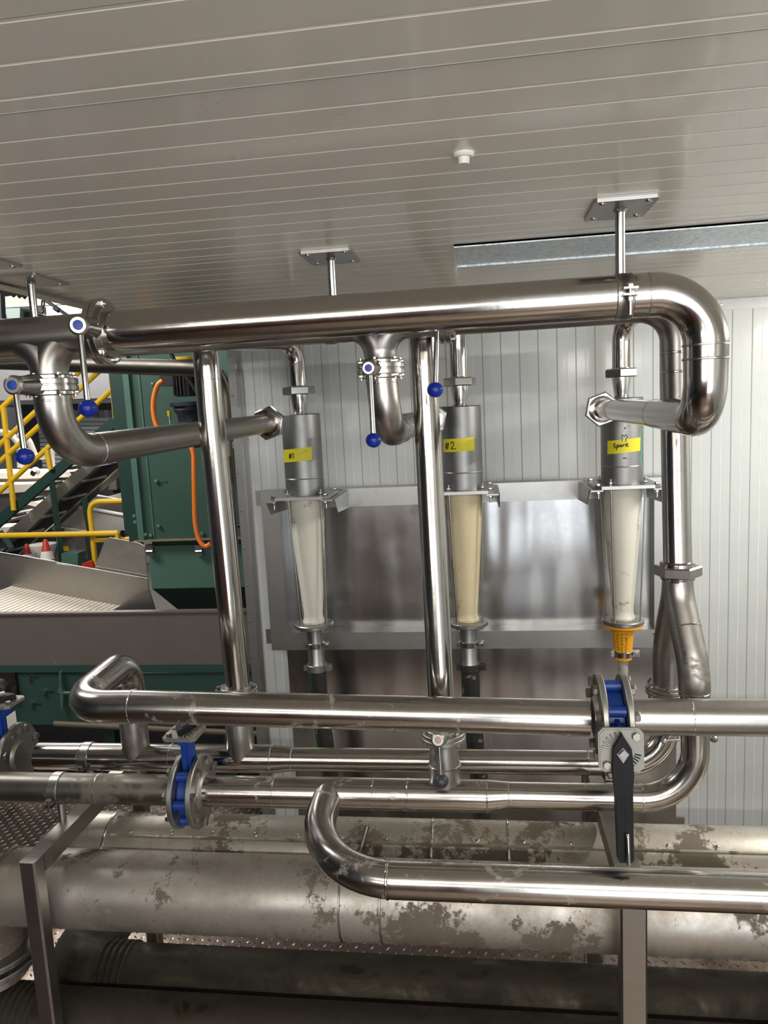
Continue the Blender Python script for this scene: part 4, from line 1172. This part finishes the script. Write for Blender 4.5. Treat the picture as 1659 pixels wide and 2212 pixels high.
# orange conduit
pts = [at(*p, YM - .12) for p in ((352, 822), (340, 833), (332, 862), (332, 892), (340, 922), (365, 950), (400, 955), (417, 975), (419, 1020), (420, 1080), (422, 1130), (430, 1165), (443, 1180), (455, 1174))]
def smooth(pts, k=5):
    out = []
    P = [pts[0]] + pts + [pts[-1]]
    for i in range(1, len(P) - 2):
        for j in range(k):
            t_ = j / k; a, b, c, d = P[i - 1], P[i], P[i + 1], P[i + 2]
            out.append(.5 * ((2 * b) + (c - a) * t_ + (2 * a - 5 * b + 4 * c - d) * t_ ** 2 + (3 * b - a - 3 * c + d) * t_ ** 3))
    out.append(pts[-1]); return out
TB('conduit', MB().tube(smooth(pts), .0165, 14), 'orange', 'bright orange flexible conduit looping from the gearmotor down the green housing', 'cable')
TB('cable', MB().tube(smooth([at(*p, YM - .3) for p in ((360, 740), (380, 785), (400, 812), (422, 842), (440, 880))]), .013, 12), 'cable', 'thick black cable crossing diagonally in front of the gearmotor', 'cable')
q = at(366, 900, YM); t = T('grease_fitting', 'small brass valve on a short tube left of the gearmotor', 'fitting', (q.x, YM, q.z - .08))
build('tube', MB().lathe((q.x, YM, q.z - .08), (0, 0, 1), [(0, .008), (.09, .009)], 12), 'plate', t)
build('brass_head', MB().hexnut((q.x, YM, q.z + .02), (0, 0, 1), .014, .04), 'yellow', t)
TB('cable', MB().tube(smooth([at(*p, 5.0) for p in ((478, 800), (492, 830), (496, 860), (497, 900), (500, 925))]), .013, 12), 'dull', 'thin steel tube curving down just right of the left riser', 'tube')
TB('cable', MB().tube(smooth([at(*p, 5.05) for p in ((538, 1050), (528, 1075), (530, 1110), (525, 1130), (505, 1140))]), .012, 12), 'cable', 'black cable bulging out between the left riser and the wall edge', 'cable')

# conveyor trough with chassis
YTq = 4.78
t = T('conveyor_trough', 'long stained stainless conveyor trough with green chassis at left', 'conveyor', (-2.3, YTq, FZ))
zt1 = at(270, 1322, YTq).z; zt0 = at(270, 1452, YTq).z
build('trough_side', MB().box((-4.6, YTq, zt0), (-1.1, YTq + .02, zt1)).box((-4.6, YTq - .012, zt1 - .008), (-1.1, YTq + .04, zt1 + .004)), 'trough', t)
zc0 = at(270, 1568, YTq).z
build('chassis', MB().box((-4.6, YTq + .01, zc0), (-1.1, YTq + .12, zt0 - .012)), 'green_mid', t)
build('painted_edge', MB().box((-4.6, YTq - .003, zt0), (-1.1, YTq - .0005, zt0 + .055)), 'green_mid', t)
build('far_side', MB().box((-4.6, YTq + .39, zt0), (-2.0, YTq + .40, zt1 - .12)), 'trough', t)
q = at(14, 1480, YTq)
m = MB().box((q.x - .11, YTq - .02, q.z - .11), (q.x + .09, YTq + .01, q.z + .1)); bb = build('bearing_block', m, 'motor', t)
build('shaft_end', MB().lathe((q.x - .03, YTq - .02, q.z), (0, -1, 0), [(0, .06), (.03, .055), (.035, .025), (.06, .024)], 24), 'bolt', bb)
for p_ in ((62, 1462), (95, 1494), (68, 1520)):
    q = at(*p_, YTq); build('bolt', MB().hexnut((q.x, YTq + .0, q.z), (0, 1, 0), .017, .02), 'bright', t)
    build('adjuster_slot', MB().box((q.x + .015, YTq + .004, q.z - .006), (q.x + .07, YTq + .011, q.z + .002)), 'green_dark', t)
build('tension_bracket', poly([(127, 1452), (131, 1452), (133, 1485), (137, 1492), (135, 1532), (131, 1532), (129, 1500), (124, 1492), (128, 1484)], YTq - .03, .03).add(*(lambda m_: (m_.v, m_.f))(bar((130, 1496), (155, 1497), YTq - .02, .012))), 'green_light', t)
build('drip_rail', bar((118, 1563), (560, 1585), YTq - .05, .02), 'tan', t)
build('dark_backing', MB().box((-4.6, YTq + .3, FZ), (-1.2, YTq + .34, zc0)), 'hall_dark', t)  # upright dark sheet filling the space below the chassis
for px_ in (20, 245, 500):
    q = at(px_, 1600, YTq + .1); build('leg', MB().box((q.x - .04, YTq + .05, FZ), (q.x + .04, YTq + .12, zc0)), 'green_dark', t)
# ribbed belt running down into the trough
t = T('conveyor_belt', 'cream ribbed conveyor belt sloping down into the trough at left', 'conveyor belt', (-3, YTq + .3, 0))
a = at(-40, 1296, YTq + .35); b_ = at(205, 1346, YTq + .3)
m = MB(); n = 26
for k in range(n):
    p = a.lerp(b_, k / n); q = a.lerp(b_, (k + .8) / n)
    m.prism([(p.x, YTq + .04, p.z), (q.x, YTq + .04, q.z), (q.x, YTq + .04, q.z + .018), (p.x, YTq + .04, p.z + .018)], (0, .68, 0))
m.prism([(a.x, YTq + .04, a.z - .03), (b_.x, YTq + .04, b_.z - .03), (b_.x, YTq + .04, b_.z), (a.x, YTq + .04, a.z)], (0, .68, 0))
build('belt', m, 'belt_white', t)
# chute
YCh = YTq + .72
t = T('chute', 'dented stainless chute sides sloping down to the trough', 'chute', at(200, 1318, YCh))
build('side_sheet', poly([(-40, 1188), (0, 1195), (120, 1213), (121, 1218), (205, 1229), (319, 1250), (321, 1273), (240, 1319), (215, 1319), (-40, 1262)], YCh, .012), 'chute', t)
build('folded_edge', bar((-40, 1187), (118, 1213), YCh, .006, 8).add(*(lambda m_: (m_.v, m_.f))(bar((121, 1215), (318, 1250), YCh, .005, 8))), 'bright', t)
build('upright_plate', poly([(204, 1228), (226, 1168), (236, 1161), (300, 1173), (312, 1180), (319, 1249)], YCh + .05, .01), 'chute', t)
build('deflector', poly([(240, 1320), (321, 1271), (337, 1322)], YCh - .1, .01), 'plate', t)

# yellow rails near
t = T('guard_rail', 'low horizontal yellow guard rail above the chute', 'guard rail', at(0, 1155, 6.2))
build('top_rail', bar((-40, 1158), (256, 1152), 6.2, .026), 'yellow', t)
build('end_drop', bar((254, 1150), (255, 1172), 6.2, .026), 'yellow', t)
build('bent_post', MB().tube(smooth([at(*p, 6.25) for p in ((208, 1235), (203, 1190), (199, 1150), (195, 1115), (195, 1100), (200, 1090), (212, 1084), (235, 1083), (285, 1082))], 4), .024, 12), 'yellow', t)
build('lower_rail', bar((206, 1168), (290, 1164), 6.25, .02), 'yellow', t)
# stair with handrails
YS = 6.45
t = T('staircase', 'green steel staircase stringer with yellow tubular handrails', 'stairs', at(0, 1120, YS))
build('stringer', poly([(-60, 1160), (250, 893), (256, 915), (-60, 1188)], YS, .06), 'green_dark', t)
for a_, b_ in (((-60, 940), (175, 722)), ((-60, 1015), (208, 769)), ((-60, 1052), (225, 792)), ((-60, 1116), (246, 838))):
    build('handrail', bar(a_, b_, YS - .03, .024), 'yellow', t)
for a_, b_ in (((7, 878), (30, 1102)), ((101, 968), (109, 1014)), ((239, 790), (250, 905))):
    build('rail_post', bar(a_, b_, YS - .03, .025), 'yellow', t)
for a_, b_ in (((111, 1032), (134, 1215)), ((181, 1075), (207, 1215)), ((0, 1148), (25, 1185))):
    build('stair_post', bar(a_, b_, YS + .02, .032, 4), 'green_dark', t)
for px_, py_ in ((20, 1100), (60, 1066), (100, 1032), (140, 998), (180, 964)):
    q = at(px_, py_ + 12, YS + .1); build('tread', MB().box((q.x - .10, YS + .06, q.z - .02), (q.x + .10, YS + .22, q.z + .01)), 'cleat', t)
# inclined cleated conveyor
YI = 6.7
t = T('incline_conveyor', 'inclined conveyor with grey side plate and black cleated belt behind the stair', 'conveyor', at(100, 1150, YI))
build('side_plate', poly([(14, 1150), (176, 1006), (207, 1004), (206, 1011), (121, 1084), (55, 1150)], YI, .03), 'plate_paint', t)
build('belt', poly([(-5, 1198), (55, 1150), (121, 1084), (207, 1009), (264, 998), (264, 1006), (189, 1066), (125, 1125), (39, 1199), (20, 1215)], YI + .06, .3), 'belt_black', t)
build('near_edge', bar((36, 1201), (268, 1001), YI + .03, .008, 8), 'bright', t)
for k, (a_, b_) in enumerate((((177, 1041), (232, 1029)), ((135, 1080), (189, 1067)), ((88, 1119), (145, 1105)), ((70, 1150), (98, 1143)), ((14, 1191), (59, 1181)))):
    build('cleat', bar(a_, b_, YI + .055, .014, 8), 'cleat', t)
# feed trough on the right of it
t = T('feed_trough', 'wide stainless feed trough between the stair and the green housing', 'trough', at(200, 1130, 7.0))
build('trough_side', poly([(124, 1135), (160, 1092), (300, 1118), (300, 1165), (190, 1148)], 6.95, .02), 'plate_paint', t)
build('lip', bar((158, 1092), (300, 1118), 6.93, .016, 8).add(*(lambda m_: (m_.v, m_.f))(bar((124, 1137), (188, 1148), 6.93, .011, 8))), 'white_plastic', t)
build('inner_sheet', poly([(190, 1066), (270, 1082), (300, 1090), (300, 1118), (165, 1093)], 7.3, .02), 'plate_paint', t)
build('rear_lip', bar((190, 1067), (300, 1088), 7.28, .013, 8), 'white_plastic', t)
TB('cover_board', poly([(225, 1075), (275, 1060), (300, 1058), (300, 1086)], 7.35, .02), 'white_board', 'cream board lying over the feed trough beside the green housing', 'board')
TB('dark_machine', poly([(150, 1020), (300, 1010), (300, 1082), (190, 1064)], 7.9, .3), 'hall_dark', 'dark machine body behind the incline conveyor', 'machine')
TB('support_tube', poly([(238, 1040), (250, 1024), (252, 1058), (234, 1058)], 7.8, .1), 'chute', 'bright steel leg in the dark beneath the machine', 'leg')
TB('pipe_end', MB().lathe(at(266, 1153, 6.1), (-.1, -1, 0), [(-.4, .035), (0, .035), (0, .027), (-.05, .026)], 20), 'dull', 'open end of a dark pipe beside the end of the guard rail', 'pipe')
# cream sorting tables
struct('wall_hall_upper', poly([(-160, 560), (420, 560), (420, 855), (-160, 870)], 11.4, .1), 'hall_grey')
YTb = 8.4
def table(label, pts, Y, th=.5, edge=.0):
    """cream board machine covers, thick slabs"""
    t = T('sorting_table', label, 'table', at(*pts[0], Y))
    build('cover', poly(pts, Y, th), 'white_board', t); return t
t = table('cream sorting table, top row behind the handrail', [(-60, 1022), (60, 1022), (150, 1018), (172, 1016), (165, 1030), (60, 1034), (-60, 1034)], YTb, .6)
build('apron', poly([(-60, 1034), (120, 1033), (118, 1046), (-60, 1050)], YTb + .1, .3), 'chute', t)
t = table('long cream sorting table with lamp, second row', [(-60, 1048), (60, 1046), (118, 1044), (112, 1058), (-60, 1072)], YTb - .3, .6)
build('apron', poly([(-60, 1072), (108, 1060), (60, 1118), (-60, 1150)], YTb - .2, .3), 'chute', t)
t = table('small cream tray beside the stair post', [(50, 1084), (62, 1080), (108, 1094), (106, 1102), (58, 1090)], YTb - .7, .3)
t = table('cream tray with yellow edge behind the stringer', [(66, 1108), (78, 1098), (108, 1096), (106, 1106), (72, 1114)], YTb - .8, .3)
t = table('cream tray under the stringer at left', [(20, 1116), (36, 1106), (66, 1102), (60, 1112), (24, 1122)], YTb - .9, .3)
t = table('lowest cream tray at the left edge', [(-20, 1140), (24, 1138), (14, 1150), (-20, 1160)], YTb - 1.0, .3)
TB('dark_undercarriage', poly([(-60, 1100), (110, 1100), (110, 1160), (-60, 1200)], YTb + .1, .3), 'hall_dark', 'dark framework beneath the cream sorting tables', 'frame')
q = at(77, 1018, YTb - .4); t = T('dome_lamp', 'round white dome on the sorting table', 'lamp', q)
build('dome', MB().sphere(q, .05, 20), 'white_plastic', t); build('rim', MB().lathe(q - V((0, .03, .015)), (0, -1, -.2), [(0, .035), (.03, .033), (.031, .01)], 16), 'bright', t)
# cream ducts near the far left
t = T('swan_neck_pipe', 'cream painted pipes bending down behind the handrails', 'pipe', at(0, 940, 9))
build('bend', MB().tube(smooth([at(*p, 9.0) for p in ((-40, 935), (10, 935), (30, 945), (42, 965), (45, 1010))]), .045, 16), 'cream_pipe', t)
build('bend', MB().tube(smooth([at(*p, 8.7) for p in ((40, 940), (60, 950), (70, 970), (78, 985), (100, 985))]), .04, 16), 'cream_pipe', t)
build('stand', MB().tube([at(110, 970, 8.7), at(112, 1020, 8.7)], .04, 12), 'cream_pipe', t)
# roller shutter & dark openings
t = T('roller_shutter', 'pale grey roller shutter door at the back of the hall', 'shutter', at(190, 960, 12.5))
m = MB()
for k in range(14):
    y_ = 903 + k * 9
    m.prism([at(60, y_, 12.5), at(250, y_, 12.5), at(250, y_ + 7, 12.5), at(60, y_ + 7, 12.5)], (0, .05, 0))
build('slats', m, 'shutter', t); build('head_box', poly([(120, 868), (250, 868), (250, 886), (120, 886)], 12.4, .2), 'hall_dark', t)
TB('open_doorway', poly([(42, 860), (60, 862), (78, 1010), (58, 1010)], 12.3, .2), 'hall_dark', 'dark doorway left of the roller shutter', 'doorway')
TB('dark_cabinet', poly([(-40, 880), (12, 880), (22, 935), (-40, 935)], 10.5, .3), 'hall_dark', 'dark electrical cabinet behind the handrail at the left edge', 'cabinet')
t = T('hall_beam', 'long grey ceiling beam across the hall above the stairs', 'beam', at(100, 866, 11))
build('beam', poly([(-60, 866), (260, 862), (260, 870), (-60, 876)], 11, .15), 'hall_dark', t)
# roofline seen above the header
t = T('roof_panel', 'pale sloping roof lining seen above the front header at left', 'roof lining', at(60, 660, 5.2))
build('lining', poly([(-60, 590), (60, 632), (168, 648), (90, 661), (-60, 668)], 5.6, .03), 'cream_pipe', t)
build('purlin', poly([(-60, 662), (160, 650), (160, 656), (-60, 668)], 5.5, .05), 'chute', t)
build('lining', poly([(-60, 668), (92, 661), (95, 705), (-60, 705)], 5.75, .05), 'cream_pipe', t)
t = T('skylight_panel', 'bright translucent skylight strip above the front header', 'skylight', at(130, 670, 9))
build('glazing', poly([(60, 655), (240, 600), (240, 740), (60, 740)], 10, .05), 'skylight', t)
build('bar', poly([(138, 656), (143, 656), (152, 690), (147, 690)], 9.9, .05), 'white_board', t)
t = T('feed_hopper', 'pale green sheet hopper hanging below the roof lining', 'hopper', at(30, 680, 6))
build('bin', poly([(9, 666), (43, 665), (43, 700), (20, 700)], 5.4, .3), 'hopper', t)
build('side', poly([(43, 665), (55, 673), (48, 700), (43, 700)], 5.45, .3), 'hall_dark', t)
TB('roof_strut', MB().tube([at(75, 632, 5.0), at(155, 688, 5.0)], .013, 10).tube([at(118, 664, 5.0), at(128, 671, 5.0)], .02, 10), 'cable', 'black diagonal strut above the front header at left', 'strut')
m = MB(); rng = random.Random(2)
pts = [(-60, 603), (0, 612), (60, 630)]; low = [(60, 634), (52, 646), (46, 640), (40, 644), (34, 636), (28, 642), (22, 638), (10, 640), (0, 634), (-60, 630)]
TB('torn_membrane', poly(pts + low, 3.35, .01), 'membrane', 'torn black membrane hanging from the ceiling edge at top left', 'membrane')
TB('wiring', MB().tube(smooth([at(*p, 4.9) for p in ((92, 665), (96, 655), (92, 648), (90, 662), (94, 672), (88, 676))]), .006, 8), 'cable', 'small tangle of black wire behind the left hanger rod', 'wire')
TB('hall_post', poly([(-20, 380), (-12, 380), (2, 655), (5, 715), (-6, 715)], 5.0, .05), 'hall_dark', 'dark post at the left edge above the header', 'post')
# cones and tub
def cone(label, px, py_top, py_bot, Y, group='traffic cones'):
    a = at(px, py_top, Y); b = at(px + 3, py_bot, Y); h = a.z - b.z; k = h / .45
    t = T('traffic_cone', label, 'traffic cone', b, group)
    build('cone_body', MB().lathe(b, (0, 0, 1), [(0, .13 * k), (h * .97, .035 * k), (h, .025 * k)], 24), 'red', t)
    build('sleeve', MB().lathe(b + V((0, 0, h * .25)), (0, 0, 1), [(0, .1075 * k + .003), (h * .32, .079 * k + .003)], 24, False), 'white_plastic', t)
    build('base', MB().box(b - V((.16 * k, .16 * k, .02)), b + V((.16 * k, .16 * k, .0))), 'red', t)
cone('orange traffic cone with white sleeve in front of the white tub', 101, 1165, 1222, 6.0)
cone('red traffic cone half hidden left of the white tub', 60, 1175, 1225, 6.4)
t = T('plastic_tub', 'white plastic tub behind the orange traffic cone', 'tub', at(92, 1195, 6.6))
q = at(92, 1175, 6.6)
build('tub', MB().lathe((q.x, q.y, q.z - .12), (0, 0, 1), [(0, .09), (.1, .125), (.12, .13)], 28), 'white_plastic', t)
t = T('control_box', 'grey control box with yellow sticker behind the traffic cones', 'control box', at(150, 1190, 7.0))
build('enclosure', poly([(118, 1158), (160, 1158), (168, 1215), (118, 1215)], 7.0, .2), 'trough', t)
build('sticker', poly([(132, 1180), (148, 1180), (149, 1190), (131, 1190)], 6.99, .005), 'yellow', t)
TB('low_cabinet', poly([(132, 1196), (168, 1195), (168, 1240), (134, 1240)], 6.3, .15), 'green_light', 'small green cabinet beside the traffic cone', 'cabinet')
TB('red_drum', poly([(176, 1218), (198, 1212), (203, 1226), (203, 1240), (176, 1240)], 6.2, .15), 'red', 'red plastic object at the foot of the yellow bent post', 'container')
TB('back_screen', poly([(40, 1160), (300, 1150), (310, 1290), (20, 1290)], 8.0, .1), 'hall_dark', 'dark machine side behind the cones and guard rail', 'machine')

# ------------------------------------------------------------------ lights
def area(name, loc, rot, sx, sy, power, col=(1, .96, .88)):
    l = bpy.data.lights.new(name, 'AREA'); l.shape = 'RECTANGLE'; l.size = sx; l.size_y = sy; l.energy = power; l.color = col
    o = bpy.data.objects.new(name, l); COL.objects.link(o); o.location = loc; o.rotation_euler = rot; return o
def batten(label, c, along, ln, power, tilt=(0, 0, 0)):
    c = V(c); t = T('batten_light', label, 'ceiling light', c)
    d = V((ln / 2, .045, 0)) if along == 'x' else V((.045, ln / 2, 0))
    build('housing', MB().box(c - d + V((0, 0, .0)), c + d + V((0, 0, .03))), 'white_plastic', t)
    l = area('lamp', c - V((0, 0, .004)), tilt, ln if along == 'x' else .07, .07 if along == 'x' else ln, power)
batten('long batten light on the ceiling behind the viewer, left', (-1.0, -1.1, .44), 'x', 1.9, 17, (R(52), 0, 0))
batten('long batten light on the ceiling behind the viewer, right', (1.1, -1.1, .44), 'x', 1.9, 64, (R(52), 0, 0))
batten('batten light on the ceiling beyond the right edge', (2.2, 2.9, .44), 'y', 1.3, 64, (0, R(25), 0))
area('daylight_fill', (1.45, YF - .15, -1.2), (R(104), 0, 0), 2.4, 2.6, 66, (.90, .95, 1))  # light of the unseen right doorway, tilted up to lift the ceiling
area('daylight_fill', (-1.6, YF - .15, -.12), (R(116), 0, 0), 2.6, .5, 36, (1, .96, .9))  # added fill light in an invented left opening, brightening the ceiling
area('hall_fill', (-4.5, 9.5, 3.1), (0, 0, 0), 5, 4, 420, (1, .98, .95))
area('hall_fill', (-4.4, 3.2, 2.2), (R(68), 0, R(-28)), 2.2, 1.0, 150, (1, .98, .95))  # added fill aimed at the green housing and trough, no fixture there
area('hall_fill', (-5.5, 8.6, 2.6), (R(62), 0, R(0)), 3, 1.0, 130, (1, .98, .95))  # added fill light for the dark back of the hall
w = bpy.data.worlds.new('world'); scene.world = w; w.use_nodes = True
w.node_tree.nodes['Background'].inputs[0].default_value = (.9, .93, 1, 1); w.node_tree.nodes['Background'].inputs[1].default_value = .15

scene.view_settings.view_transform = 'Standard'
scene.view_settings.look = 'None'
scene.view_settings.exposure = 0.42
scene.view_settings.gamma = 1
scene.view_settings.use_curve_mapping = False
